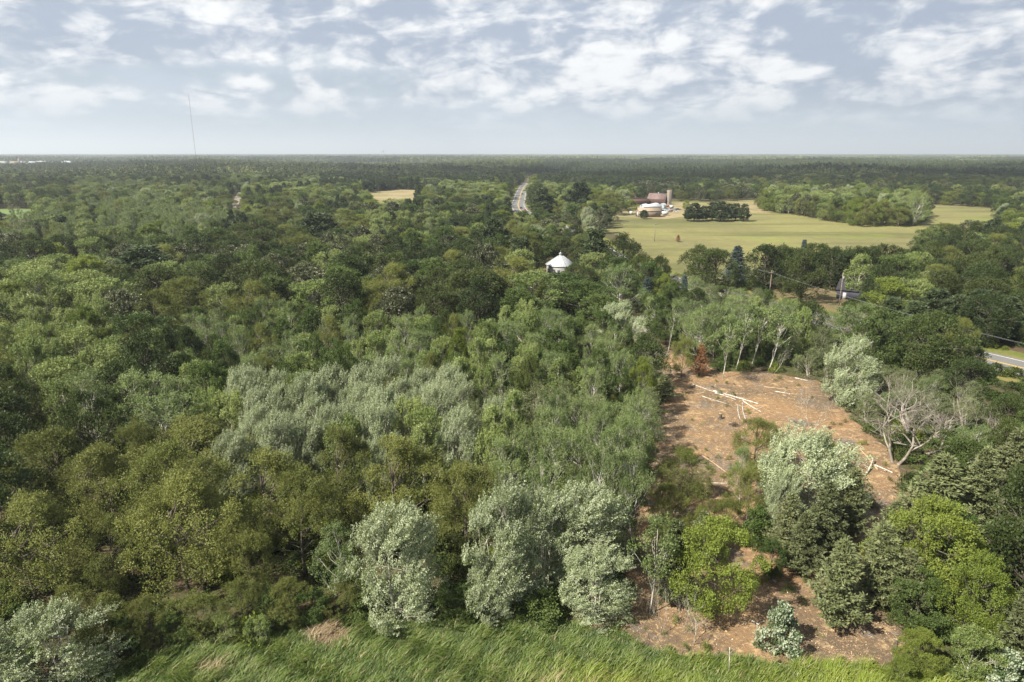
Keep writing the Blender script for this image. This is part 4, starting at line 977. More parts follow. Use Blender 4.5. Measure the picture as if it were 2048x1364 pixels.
def ring(name, side, gap, nf, leaf, y0, y1, seed, nvar, wide=0.84, hs=1.0):
    rng = np.random.default_rng(seed); rr = random.Random(seed); ms, ix = [], {}
    for k, st in (('mixed', R_M), ('dark', R_D), ('light', R_L), ('pine', R_P), ('aspen', R_A)):
        for _ in range(nvar): ix.setdefault(k, []).append(len(ms)); ms.append(far_patch('%s_%s' % (name, k), rng, side, gap, st, nf, leaf, mats))
    pts, pick, size, rot = [], [], [], []
    y = y0 + side / 2
    while y < y1:
        half = wide * (y + side) + side; n = int(2 * half / side)
        for i in range(n + 1):
            x = -half + i * side + rr.uniform(-0.1, 0.1) * side
            k, px, py = far_kind(x, y, rr)
            if any(is_open(x + a * side * 0.42, y + b * side * 0.42) for a, b in ((0, 0), (-1, -1), (1, -1), (-1, 1), (1, 1))) or inpoly(TOWNFIELD, x, y): continue
            if y > 2200 and gaps(x, y): continue
            pts.append((x, y + rr.uniform(-0.1, 0.1) * side, 0)); pick.append(rr.choice(ix[k])); s = rr.uniform(0.95, 1.1); size.append((s, s, s * hs * rr.uniform(0.75, 1.3) * (1.0 + 0.16 * math.sin(x / 170 + 2 * math.sin(y / 310))))); rot.append(rr.choice((0, 1.5708, 3.1416, 4.7124)) + rr.uniform(-0.1, 0.1))
        y += side * 0.97
    scatter(name, ms, pts, pick, size, rot); return len(pts)
def gaps(x, y):
    v = math.sin(x * 0.0011 + 1.7) * math.sin(y * 0.0007 + x * 0.0003) + 0.5 * math.sin(x * 0.0031 + y * 0.0013)
    return v > 1.02
N2 = 0
N3 = ring('far_woods', 60, 11, 190, 1.7, 1140, 3200, 32, 2)
N4 = ring('distant_woods', 220, 18, 56, 4.4, 3200, 16000, 33, 2, 0.80)
print('FAR', N_FAR, N2, N3, N4, len(TREES))

# undergrowth below the near trees
def undergrowth():
    rr = random.Random(5); rng = np.random.default_rng(5); ms = []
    for i in range(4):
        _, v, q, lv = broadleaf(300 + i, H=1.8, R=1.5, base=0.0, shape='bush', clumps=16, tuft=12, nl=5, leaf=0.24, lw=0.7, wind=0.2, tlen=0.35, multi=2, trunk_r=0.02)
        ms.append(mesh_np('undergrowth', v, q, [M['mapledeep' if i < 2 else 'oakdark' if i == 2 else 'maple']], attrs={'lv': lv}))
    pts, pick, size, rot = [], [], [], []
    for _ in range(7000):
        y = math.sqrt(rr.uniform(50 ** 2, 240 ** 2)); x = rr.uniform(-0.84, 0.84) * (y + 14)
        if is_open(x, y, -4) : continue
        if y > 130 and rr.random() < 0.5: continue
        s = rr.uniform(0.5, 1.3); pts.append((x, y, -0.1)); pick.append(rr.randrange(4)); size.append((s, s, s * rr.uniform(0.6, 1.2))); rot.append(rr.uniform(0, 6.28))
    scatter('undergrowth', ms, pts, pick, size, rot)
undergrowth()

# marsh grass: long blades combed by the wind
def marsh():
    rng = np.random.default_rng(8); n = 230000
    # denser close to the camera's bottom edge, none outside the marsh
    x = rng.uniform(-62, 62, n * 2); y = rng.uniform(43, 60, n * 2)
    ok = np.array([inpoly(MARSH_R, a, b) for a, b in zip(x, y)]); x, y = x[ok][:n], y[ok][:n]
    n = len(x)
    def wave(fx, fy, ph): return np.sin(x * fx + y * fy + ph)
    clump = 0.5 + 0.25 * wave(0.9, 1.7, 0.3) + 0.25 * wave(2.1, -0.8, 1.3) + rng.normal(0, 0.12, n)
    big = 0.5 + 0.3 * wave(0.21, 0.5, 2.0) + 0.2 * wave(-0.37, 0.33, 0.5)
    L = (0.7 + 0.75 * np.clip(big, 0, 1)) * rng.uniform(0.6, 1.2, n); edge = np.clip((60 - y) / 8, 0.35, 1); L *= 0.6 + 0.4 * edge; L *= 0.8 + 0.35 * (clump > 0.62) + 0.5 * (rng.random(n) < 0.01)
    bend = 0.55 + 0.35 * np.clip(clump, 0, 1) + rng.normal(0, 0.12, n)
    dx = np.cos(0.35 + 0.5 * wave(0.5, 0.9, 0.2) + rng.normal(0, 0.95, n)); dy = np.sin(0.35 + 0.5 * wave(0.5, 0.9, 0.2) + rng.normal(0, 0.7, n))
    w = rng.uniform(0.012, 0.026, n)
    sx, sy = -dy * w, dx * w
    b = np.stack([x, y, np.zeros(n)], 1); s = np.stack([sx + rng.normal(0, .01, n), sy, np.zeros(n)], 1)
    m = b + np.stack([dx * L * bend * 0.25, dy * L * bend * 0.25, L * 0.62], 1); t = b + np.stack([dx * L * bend * 0.85, dy * L * bend * 0.85, L * (1.08 - 0.35 * bend)], 1)
    V = np.stack([b - s, b + s, m + s, m - s, t], 1).reshape(-1, 3)
    i = np.arange(n) * 5
    Q = np.stack([i, i + 1, i + 2, i + 3], 1); T = np.stack([i + 3, i + 2, i + 4], 1)
    # kinds of grass in patches: dark reed green, lime, straw
    px = np.array([proj(a, c, 0.8) for a, c in zip(x, y)])
    lime = np.clip((px[:, 1] - 1305) / 60, 0, 1) * np.clip((px[:, 0] - 850) / 350, 0, 1) * (0.55 + 0.45 * np.sin(px[:, 0] * 0.011 + 1.2)) + 0.25 * (clump - 0.5) + 0.3 * np.clip((px[:, 0] - 1300) / 60, 0, 1)
    dry = np.exp(-((px[:, 0] - 650) / 45) ** 2 - ((px[:, 1] - 1262) / 22) ** 2) * 1.3 + np.exp(-((px[:, 0] - 420) / 40) ** 2 - ((px[:, 1] - 1335) / 20) ** 2) * 0.8 + rng.random(n) ** 6 * 0.9 + 0.5 * np.exp(-((px[:, 0] - 1120) / 160) ** 2 - ((px[:, 1] - 1375) / 26) ** 2)
    lv = np.clip(rng.random(n) * 0.5 + clump * 0.5, 0, 1)
    at_ = {'lv': np.concatenate([lv, lv]), 'lime': np.concatenate([lime, lime]), 'dry': np.concatenate([dry, dry])}
    m_, nt, out = newmat('marsh_blades')
    col = mixc(nt, attr(nt, 'lv'), (0.050, 0.092, 0.016), (0.125, 0.172, 0.040))
    col = mixc(nt, attr(nt, 'lime').clamp(), col, (0.185, 0.235, 0.030)); col = mixc(nt, attr(nt, 'dry').smooth(0.45, 0.9), col, (0.30, 0.23, 0.14))
    p = nt.nodes.new('ShaderNodeBsdfPrincipled'); nt.links.new(col.s, p.inputs['Base Color']); p.inputs['Roughness'].default_value = 0.5; p.inputs['Specular IOR Level'].default_value = 0.3
    tr = nt.nodes.new('ShaderNodeBsdfTranslucent'); nt.links.new(col.s, tr.inputs['Color'])
    mx = nt.nodes.new('ShaderNodeMixShader'); mx.inputs[0].default_value = 0.3
    nt.links.new(p.outputs[0], mx.inputs[1]); nt.links.new(tr.outputs[0], mx.inputs[2]); nt.links.new(mx.outputs[0], out.inputs[0])
    tag(link('marsh_grass', mesh_np('marsh_grass', V, Q, [m_], T, attrs=at_)), kind='stuff')
MARSH_R = rough(MARSH, 2.0, 0.5, 12)
marsh()

# chips, splinters and twigs on the cleared ground
def chips():
    rng = np.random.default_rng(9); P = []
    while len(P) < 40000:
        y = 50 + 100 * rng.random() ** 1.6; x = rng.uniform(8, 72)
        if inpoly(CLEAR, x, y): P.append((x, y))
    P = np.array(P); n = len(P)
    keep = (np.sin(P[:, 0] * 0.7 + P[:, 1] * 0.35) + np.sin(P[:, 1] * 0.6 - P[:, 0] * 0.2 + 1) + rng.normal(0, 0.9, n)) > -0.2
    P = P[keep]; n = len(P)
    a = rng.uniform(0, 6.28, n); ax = np.stack([np.cos(a), np.sin(a), rng.normal(0, 0.25, n)], 1); nr = np.array([0, 0, 1.0]) + rng.normal(0, 0.35, (n, 3))
    L = 0.06 + 0.16 * rng.random(n) ** 3; long = rng.random(n) < 0.05; L[long] *= 3.0
    v, q = leaf_faces(np.stack([P[:, 0], P[:, 1], rng.uniform(0.03, 0.10, n)], 1), ax, nr, L, np.where(long, 0.05, L * rng.uniform(0.2, 0.6, n)))
    m, nt, out = newmat('wood_chips')
    lv = attr(nt, 'lv'); col = mixc(nt, lv, (0.22, 0.13, 0.075), (0.58, 0.40, 0.24))
    principled(nt, out, mixc(nt, lv.smooth(0.9, 0.95), col, (0.68, 0.58, 0.42)), 0.9, 0.15)
    tag(link('wood_chips', mesh_np('wood_chips', v, q, [m], attrs={'lv': rng.random(n)})), kind='stuff')
    # broken branches and slash left lying
    m2 = MB(); k = 0
    while k < 1500:
        y = 50 + 100 * rng.random() ** 1.6; x = rng.uniform(8, 72)
        if not inpoly(CLEAR, x, y) or math.sin(x * 0.31 + 2) + math.sin(y * 0.27 + x * 0.1) + rng.normal(0, 0.7) < 0.1: continue
        a = rng.uniform(0, 6.28); l = rng.uniform(0.3, 1.8); r = rng.uniform(0.012, 0.035)
        p = np.array([x, y, rng.uniform(0.02, 0.1)]); d = np.array([math.cos(a), math.sin(a), rng.normal(0, 0.06)]) * l
        m2.tube([p, p + d * 0.5 + rng.normal(0, 0.05 * l, 3) * np.array([1, 1, 0.3]), p + d], [r, r * 0.8, r * 0.3], 3, False); k += 1
    tag(m2.build('branch_litter', M['bark_dead']), kind='stuff')
    # low weeds on the chips
    ms = []
    for i in range(2):
        _, v, q, lv = broadleaf(320 + i, H=0.7, R=0.55, base=0.0, shape='bush', clumps=7, tuft=8, nl=4, leaf=0.14, lw=0.6, tlen=0.2, trunk_r=0.01)
        ms.append(mesh_np('weeds', v, q, [M['maple'] if i else M['mapledeep']], attrs={'lv': lv}))
    pts = []
    while len(pts) < 170:
        y = 50 + 100 * rng.random() ** 1.5; x = rng.uniform(8, 72)
        if inpoly(CLEAR, x, y) and math.sin(x * 0.5) + math.sin(y * 0.43 + x * 0.2) > 0.1: pts.append((x, y, 0))
    n = len(pts); s = rng.uniform(0.3, 0.9, n)
    scatter('weeds', ms, pts, rng.integers(0, 2, n), np.stack([s, s, s], 1), rng.uniform(0, 6.28, n))
chips()

# ------------------------------------------------------------------ buildings and other things
M['white_metal'] = plain_mat('white_metal', (0.36, 0.38, 0.40), 0.5, 0.4, var=0.08)
M['white_wall'] = plain_mat('white_wall', (0.34, 0.34, 0.335), 0.8, var=0.12)
M['beige_wall'] = plain_mat('beige_wall', (0.20, 0.16, 0.128), 0.8, var=0.12)
M['tan_roof'] = plain_mat('tan_roof', (0.27, 0.21, 0.15), 0.6, var=0.12)
M['barn_wall'] = plain_mat('barn_wall', (0.085, 0.048, 0.042), 0.85, var=0.25)
M['barn_roof'] = plain_mat('barn_roof', (0.15, 0.105, 0.098), 0.75, var=0.25, scale=0.4)
M['silo'] = plain_mat('silo_concrete', (0.18, 0.15, 0.118), 0.9, var=0.25, scale=0.5)
M['film'] = plain_mat('greenhouse_film', (0.52, 0.53, 0.53), 0.35, 0.5, var=0.06)
M['dark_roof'] = plain_mat('dark_shingles', (0.028, 0.028, 0.034), 0.8, var=0.3, scale=2)
M['dark_wall'] = plain_mat('dark_boards', (0.035, 0.035, 0.05), 0.8, var=0.3)
M['glass'] = plain_mat('window_glass', (0.03, 0.04, 0.05), 0.1, 0.7, var=0.1)
M['rubber'] = plain_mat('rubber', (0.02, 0.02, 0.02), 0.9)
M['grey_wood'] = bark_mat('pole_wood', (0.13, 0.105, 0.085), (0.24, 0.20, 0.17), 2)
M['wire'] = plain_mat('wire_metal', (0.24, 0.25, 0.25), 0.5, 0.4, var=0.1)
M['steel'] = plain_mat('steel_lattice', (0.2, 0.19, 0.2), 0.6, var=0.2)
M['cut'] = plain_mat('cut_wood', (0.38, 0.265, 0.155), 0.9, var=0.25, scale=4)
M['grey_roof'] = plain_mat('grey_metal_roof', (0.34, 0.38, 0.43), 0.45, 0.5, var=0.1)
M['grey_box'] = plain_mat('grey_can', (0.22, 0.23, 0.24), 0.5)
for nm, c in (('car_white', (.42, .425, .43)), ('car_dark', (.03, .035, .05)), ('car_red', (.38, .06, .04)), ('car_silver', (.38, .40, .42)), ('car_blue', (.05, .10, .20)), ('orange', (.6, .2, .05))):
    M[nm] = plain_mat(nm + '_paint', c, 0.35, 0.5, var=0.06)

def octagon_house():
    x0, y0 = gp(1121, 529, 4.0); R, n = 5.7, 6
    r = thing('white_building', 'white many-sided building with pale hipped roof and cupola half hidden in the forest', 'building', (x0, y0, 0), 0.32)
    a = [math.pi / n + i * 2 * math.pi / n for i in range(n)]
    def ringv(rad, z): return [(rad * math.cos(t), rad * math.sin(t), z) for t in a]
    def band(k=0): return [(k * n + i, k * n + (i + 1) % n, (k + 1) * n + (i + 1) % n, (k + 1) * n + i) for i in range(n)]
    m = MB(); m.add(ringv(R - 0.4, 0) + ringv(R - 0.4, 4.0), band()); m.build('wall', M['white_wall'], r)
    m = MB(); m.add(ringv(R, 3.9) + ringv(R, 4.08) + ringv(0.9, 7.3), band() + band(1), [(2 * n, 2 * n + 1 + k, 2 * n + 2 + k) for k in range(n - 2)])
    rf = m.build('roof', M['white_metal'], r)
    m = MB()
    for t in a: m.tube([(R * math.cos(t), R * math.sin(t), 4.12), (0.9 * math.cos(t), 0.9 * math.sin(t), 7.35)], 0.07, 4)
    m.build('ridge_cap', M['grey_box'], rf)
    m = MB(); k = math.cos(math.pi / n)
    for i in range(n):
        t = i * 2 * math.pi / n + 2 * math.pi / n; ca, sa = math.cos(t), math.sin(t)
        for u in (-1.8, -0.9, 0, 0.9, 1.8):
            f = 1 - abs(u) / 3.1
            m.tube([(R * k * ca - u * sa, R * k * sa + u * ca, 4.12), ((R - (R - 0.9) * f) * k * ca - u * sa, (R - (R - 0.9) * f) * k * sa + u * ca, 4.12 + 3.2 * f)], 0.025, 3)
    m.build('seam', M['grey_box'], rf)
    m = MB(); m.add(ringv(0.55, 7.2) + ringv(0.55, 8.0), band()); c = m.build('cupola', M['white_wall'], r)
    m = MB(); m.add(ringv(0.78, 8.0) + ringv(0.08, 8.7), band(), [(0, j + 2, j + 1) for j in range(n - 2)]); m.build('cupola_roof', M['white_metal'], c)
    MB().tube([(0, 0, 8.6), (0, 0, 9.4)], 0.06, 5).build('finial', M['grey_box'], c)
    for i in range(n):
        t = i * 2 * math.pi / n + 2 * math.pi / n; d = (R - 0.4) * k + 0.03
        MB().box(-0.04, -0.45, 1.2, 0.04, 0.45, 2.6, t, (d * math.cos(t), d * math.sin(t), 0)).build('window', M['glass'], r)
octagon_house()

def gable(name, label, cat, px, py, L, W, eave, ridge, rz, wall, roof, doors=(), windows=(), over=0.35, group=None):
    """a long building, its ridge along local x; px, py: the middle of its foot in the photograph"""
    x, y = gp(px, py); r = thing(name, label, cat, (x, y, 0), rz, group)
    m = MB(); m.box(-L / 2, -W / 2, 0, L / 2, W / 2, eave)
    for s in (-1, 1): m.add([(s * L / 2, -W / 2, eave), (s * L / 2, W / 2, eave), (s * L / 2, 0, ridge - 0.05)], t=[(0, 1, 2) if s > 0 else (0, 2, 1)])
    m.build('wall', M[wall], r)
    m = MB(); k = (ridge - eave) / (W / 2); t = 0.14
    for s in (-1, 1):
        e = W / 2 + over; ze = eave - over * k
        v = [(-L / 2 - over, s * e, ze), (L / 2 + over, s * e, ze), (L / 2 + over, 0, ridge), (-L / 2 - over, 0, ridge)]
        v += [(a, b, c + t) for a, b, c in v]; m.add(v, [(0, 1, 2, 3), (7, 6, 5, 4), (0, 4, 5, 1), (1, 5, 6, 2), (3, 7, 4, 0)])
    m.build('roof', M[roof], r)
    for (side, u, w, h, z) in doors:      # side: 'f' long front, 'l' gable end at -x, 'r' at +x
        m = MB()
        if side == 'f': m.box(u - w / 2, -W / 2 - 0.06, z, u + w / 2, -W / 2 + 0.02, z + h)
        else: s = -1 if side == 'l' else 1; m.box(min(s * L / 2 - 0.04, s * L / 2 + 0.04), u - w / 2, z, max(s * L / 2 - 0.04, s * L / 2 + 0.04), u + w / 2, z + h)
        m.build('door' if z == 0 else 'window', M['white_wall' if z == 0 else 'glass'], r)
    return r
gable('beige_shed', 'beige metal shed with pale tan roof at the front of the farmyard', 'shed', 1296, 433.5, 15.5, 10, 4.4, 6.2, R_(4), 'beige_wall', 'tan_roof', (('l', 0.5, 3.4, 3.4, 0), ('f', 4.5, 1.2, 0.7, 2.3), ('f', -3, 1.0, 2.1, 0)))
gable('white_shed', 'long white metal building just behind the beige shed', 'shed', 1302, 427.5, 13.5, 7, 5.6, 6.9, R_(4), 'white_wall', 'white_metal', (('f', 2, 3, 3.2, 0),))
gable('long_shed', 'long low dark brown shed behind the farmyard trees', 'shed', 1270, 408.5, 24, 8, 2.8, 4.6, R_(3), 'barn_wall', 'barn_wall', (('f', -4, 3, 2.4, 0),))
gable('grey_roof_house', 'house with grey metal roof showing between trees near the bare dirt yard', 'house', 96, 535, 15, 9, 3.4, 5.6, R_(12), 'white_wall', 'grey_roof', (('f', 2, 1.2, 2.1, 0), ('f', -3, 1.4, 1.1, 1.1)))
h_ = gable('dark_house', 'dark house with black shingled roof and white door under the oaks', 'house', 1716, 597, 11, 8, 3.0, 5.6, R_(-38), 'dark_wall', 'dark_roof', (('f', -3.2, 0.95, 2.1, 0), ('f', 1.5, 1.3, 1.1, 1.0), ('l', 1.2, 1.2, 1.1, 1.0)))
MB().box(-0.45, -0.45, 4.6, 0.45, 0.45, 6.6, 0, (1.5, 0.8, 0)).build('chimney', M['barn_wall'], h_)
def barn():
    x, y = gp(1316, 408); r = thing('barn', 'reddish-brown barn with rounded gambrel roof beside the silo', 'barn', (x, y, 0), R_(-118))
    L, W = 16.0, 11.0
    prof = [(-W / 2, 0), (W / 2, 0), (W / 2, 4.2), (W / 2 - 0.9, 6.0), (W / 2 - 2.6, 7.9), (0, 9.3), (-W / 2 + 2.6, 7.9), (-W / 2 + 0.9, 6.0), (-W / 2, 4.2)]
    MB().prism(prof, -L / 2, L / 2).build('wall', M['barn_wall'], r)
    top_ = prof[2:]; m = MB(); n = len(top_)
    up = [(a * 1.035, b + 0.16) for a, b in top_]; v = [(a, yy, b) for yy in (-L / 2 - 0.4, L / 2 + 0.4) for a, b in up] + [(a * 1.004, yy, b + 0.03) for yy in (-L / 2 - 0.4, L / 2 + 0.4) for a, b in top_]
    m.add(v, [(i, i + 1, n + i + 1, n + i) for i in range(n - 1)] + [(2 * n + i, 3 * n + i, 3 * n + i + 1, 2 * n + i + 1) for i in range(n - 1)] + [(i, 2 * n + i, 2 * n + i + 1, i + 1) for i in range(n - 1)] + [(n + i, n + i + 1, 3 * n + i + 1, 3 * n + i) for i in range(n - 1)])
    m.build('roof', M['barn_roof'], r)
    for s in (-1, 1):
        MB().box(-1.8, s * (L / 2) - 0.05, 0, 1.8, s * (L / 2) + 0.05, 3.6).build('door', M['dark_wall'], r)
        MB().box(-0.6, s * (L / 2) - 0.05, 5.6, 0.6, s * (L / 2) + 0.05, 6.9).build('loft_door', M['dark_wall'], r)
    MB().box(-0.5, -0.5, 9.2, 0.5, 0.5, 10.1).build('roof_vent', M['grey_roof'], r)
barn()
def silo():
    x, y = gp(1337.5, 409); r = thing('silo', 'tall round tan concrete silo standing beside the reddish-brown barn', 'silo', (x, y, 0))
    m = MB(); k = 20; th = [i * 2 * math.pi / k for i in range(k)]
    m.add([(2.1 * math.cos(t), 2.1 * math.sin(t), z) for z in (0, 12.6) for t in th] + [(1.9 * math.cos(t), 1.9 * math.sin(t), z) for z in (12.6, 11.6) for t in th],
          [(j * k + i, j * k + (i + 1) % k, (j + 1) * k + (i + 1) % k, (j + 1) * k + i) for j in range(3) for i in range(k)])
    m.add([(1.9 * math.cos(t), 1.9 * math.sin(t), 11.6) for t in th] + [(0, 0, 11.6)], t=[(i, (i + 1) % k, k) for i in range(k)])
    m.build('wall', M['silo'], r)
    for z in range(1, 13):
        pass
    m = MB()
    for z in range(1, 13): m.tube([(2.14 * math.cos(t), 2.14 * math.sin(t), z * 0.98) for t in th + [th[0]]], 0.035, 4, False)
    m.build('hoop', M['grey_roof'], r)
    m = MB(); m.tube([(-0.5, -2.25, 1), (-0.5, -2.25, 12.5)], 0.05, 4); m.tube([(0.1, -2.25, 1), (0.1, -2.25, 12.5)], 0.05, 4)
    for z in range(2, 13): m.tube([(-0.5, -2.25, z), (0.1, -2.25, z)], 0.04, 4)
    m.build('ladder', M['steel'], r)
silo()
def hoop(label, px, py, w, L, rz, hgt):
    x, y = gp(px, py); r = thing('hoop_greenhouse', label, 'greenhouse', (x, y, 0), rz)
    k = 14; prof = [(-w / 2 * math.cos(math.pi * i / k), hgt * math.sin(math.pi * i / k) ** 0.8) for i in range(k + 1)]
    m = MB(); n = k + 1
    m.add([(a, yy, b) for yy in (-L / 2, L / 2) for a, b in prof], [(i, i + 1, n + i + 1, n + i) for i in range(k)]); m.build('cover', M['film'], r)
    for s in (-1, 1):
        m = MB(); m.add([(a, s * (L / 2 - 0.15), b) for a, b in prof] + [(0, s * (L / 2 - 0.15), 0)], t=[(i, i + 1, n) for i in range(k)]); e = m.build('end_wall', M['grey_roof' if s < 0 else 'film'], r)
        MB().box(-0.9, s * L / 2 - 0.1, 0, 0.9, s * L / 2 + 0.02, 2.1).build('door', M['white_wall'], e)
    m = MB()
    for j in range(6):
        yy = -L / 2 + L * j / 5; m.tube([(a * 1.005, yy, b * 1.005) for a, b in prof], 0.045, 4, False)
    m.build('rib', M['grey_box'], r)
hoop('large white arched greenhouse tunnel behind the beige shed', 1306, 418, 9.0, 14, R_(-28), 4.6)
hoop('smaller white arched greenhouse tunnel beside the silo', 1324, 414.5, 6.0, 9, R_(-28), 3.1)
hoop('small white tunnel behind the light green farmyard tree', 1288, 416, 5.5, 9, R_(-28), 3.4)
def trailer(label, px, py, L, W, H, rz):
    x, y = gp(px, py); r = thing('box_trailer', label, 'trailer', (x, y, 0), rz)
    MB().box(-L / 2, -W / 2, 0.7, L / 2, W / 2, H).build('body', M['car_white'], r)
    MB().box(L / 2 - 0.04, -W / 2 + 0.15, 0.8, L / 2 + 0.04, W / 2 - 0.15, H - 0.15).build('door', M['grey_box'], r)
    for sx in (-0.6, 0.6):
        for s in (-1, 1): MB().tube([(sx, s * (W / 2 - 0.25), 0.4), (sx, s * (W / 2 + 0.02), 0.4)], 0.4, 12).build('wheel', M['rubber'], r)
    MB().tube([(-L / 2, 0, 0.75), (-L / 2 - 1.2, 0, 0.55)], 0.06, 5).build('tow_bar', M['steel'], r)
trailer('white box trailer at the meadow edge beside the beige shed', 1330, 431, 4.4, 2.5, 3.0, R_(6))
trailer('small white box trailer in front of the light green farmyard tree', 1262, 430, 3.0, 2.3, 2.8, R_(80))
trailer('white trailer at the back of the farmyard beside the red car', 1343, 417, 3.0, 2.2, 2.6, R_(10))
def car_parts(paint):
    m = MB(); W = 0.88
    side = [(-2.2, 0.35), (2.2, 0.35), (2.25, 0.62), (2.1, 0.86), (1.05, 0.98), (-1.9, 1.0), (-2.2, 0.9)]
    m.prism(side, -W, W); body = m.mesh('car_body', [M[paint]])
    m = MB(); lo = [(-1.85, 0.97), (1.05, 0.96)]; hi = [(-1.35, 1.45), (0.35, 1.45)]
    v = [(lo[0][0], -.8, lo[0][1]), (lo[1][0], -.8, lo[1][1]), (lo[1][0], .8, lo[1][1]), (lo[0][0], .8, lo[0][1]), (hi[0][0], -.62, 1.42), (hi[1][0], -.62, 1.42), (hi[1][0], .62, 1.42), (hi[0][0], .62, 1.42)]
    m.add(v, [(0, 1, 5, 4), (1, 2, 6, 5), (2, 3, 7, 6), (3, 0, 4, 7)]); glass = m.mesh('car_glass', [M['glass']])
    m = MB(); m.add([(a, b, c) for a, b, c in v[4:]] + [(a * 0.98, b * 0.98, c + 0.06) for a, b, c in v[4:]], [(0, 1, 5, 4), (1, 2, 6, 5), (2, 3, 7, 6), (3, 0, 4, 7), (4, 5, 6, 7)]); roof = m.mesh('car_roof', [M[paint]])
    return body, glass, roof
WH = MB().tube([(0, -0.11, 0), (0, 0.11, 0)], 0.33, 14).mesh('car_wheel', [M['rubber']])
CARS = {p: car_parts(p) for p in ('car_white', 'car_dark', 'car_red', 'car_silver', 'car_blue')}
def car(paint, label, x, y, rz, group=None, s=1.0, z=0.0):
    r = thing('parked_car' if group else 'car', label, 'car', (x, y, z), rz, group); r.scale = (s,) * 3
    b, g, t = CARS[paint]; link('body', b, r); link('window', g, r); link('roof', t, r)
    for a in (-1.35, 1.4):
        for c in (-0.83, 0.83): link('wheel', WH, r, (a, c, 0.33))
    return r
rc = random.Random(4)
rowpos = [(1322, 421.5, 'car_dark', 'dark car at the barn end of the farmyard car rows'), (1327, 420, 'car_silver', 'silver car second in the back row of old farmyard cars'), (1332, 419, 'car_dark', 'dark car in the back row of old cars, before the silo'),
          (1325, 424, 'car_dark', 'dark car just behind the white trailer at the meadow edge'), (1335, 422, 'car_silver', 'silver car in the middle of the farmyard car rows'), (1340, 420.5, 'car_white', 'white car in the back row of the farmyard cars'),
          (1343, 423, 'car_red', 'red car in the front row of the farmyard cars'), (1338, 424.5, 'car_white', 'white car in the front row beside the meadow-edge trailer'), (1348, 422, 'car_silver', 'silver car beside the red one in the front row'), (1352, 424, 'car_white', 'white car at the open end of the farmyard car rows'),
          (1337, 414, 'car_red', 'bright red car alone in front of the silo'), (1356, 420, 'car_dark', 'dark wreck at the brush pile end of the farmyard')]
for px, py, p, l in rowpos:
    x, y = gp(px, py); car(p, l, x, y, rc.uniform(-0.4, 0.9), 'old cars parked in the farmyard')
x, y = gp(1702, 563); car('car_blue', 'dark blue car parked on the driveway behind the dark house', x, y, R_(20))
for px, py, p, l in ((1045, 389, 'car_dark', 'small car driving on the highway at the far bend'), (1042, 417, 'car_dark', 'dark car on the highway where the trees hide it'), (1050, 422, 'car_red', 'red car on the highway, the nearest one')):
    x, y = gp(px, py); car(p, l, x, y, R_(96), None, 1.0, 0.07)

# power poles and wires
def pole(label, bx, by, h, arm=True, can=False):
    x, y = gp(bx, by); r = thing('power_pole', label, 'pole', (x, y, 0), R_(-72), 'wooden power poles')
    MB().tube([(0, 0, -0.5), (0, 0, h * 0.5), (0, 0, h)], [0.15, 0.13, 0.10], 8).build('post', M['grey_wood'], r)
    if arm:
        a = MB().box(-0.07, -1.25, h - 0.75, 0.07, 1.25, h - 0.6, 0, (0.15, 0, 0)).build('crossarm', M['grey_wood'], r)
        for u in (-1.1, 0.35, 1.1): MB().tube([(0.15, u, h - 0.6), (0.15, u, h - 0.35)], 0.06, 6).build('insulator', M['grey_box'], a)
    if can: MB().tube([(0.38, 0, h - 2.0), (0.38, 0, h - 1.0)], 0.28, 10).build('transformer', M['grey_box'], r)
    return (x, y, h)
P1 = pole('wooden power pole in the trees at the near edge of the meadow', 1402, 552, 10.0)
P2 = pole('wooden power pole beside the bare yard of the dark house', 1538, 598, 9.0)
P3 = pole('wooden power pole with transformer in front of the dark house', 1678, 612, 10.0, False, True)
P4 = pole('wooden power pole standing alone at the edge of the meadow', 1309, 483, 9.5)
P5 = pole('wooden power pole above the trees between highway and meadow', 1177, 462, 11.0)
pole('first of the wooden poles along the far highway bend', 1018, 405, 9.5)
pole('wooden pole halfway up the far highway bend', 1021, 391, 9.5)
pole('wooden pole at the top of the far highway bend', 1029, 381, 10.0)
PN = (104.5, 98.0, 9.6)
P0 = pole('wooden power pole at the roadside outside the bushes', 2075, 790, 9.6)
def wires():
    names = ('far-side', 'middle', 'near-side')
    seq = [P5, P4, P1, P2, (P2[0] + (98 - P2[0]) * 1.05, P2[1] + (126 - P2[1]) * 1.05, 9.6), (113, 60, 9.6)]
    for u, (off, nm) in enumerate(((-1.1, 'highest'), (0.35, 'middle'), (1.1, 'lowest'))):
        pts = []
        for a, b in zip(seq, seq[1:]):
            d = vnorm(np.array([b[0] - a[0], b[1] - a[1]])); nx = np.array([-d[1], d[0]]) * off
            for k in range(12):
                f = k / 12; pts.append((a[0] + (b[0] - a[0]) * f + nx[0], a[1] + (b[1] - a[1]) * f + nx[1], a[2] + (b[2] - a[2]) * f - 0.3 - u * 0.35 - 4 * 0.9 * f * (1 - f)))
        tag(MB().tube(pts, 0.009, 4, False).build('power_line', M['wire']), 'thin grey power line along the highway, the %s of the three' % nm, 'power line', 'power lines along the highway')
wires()

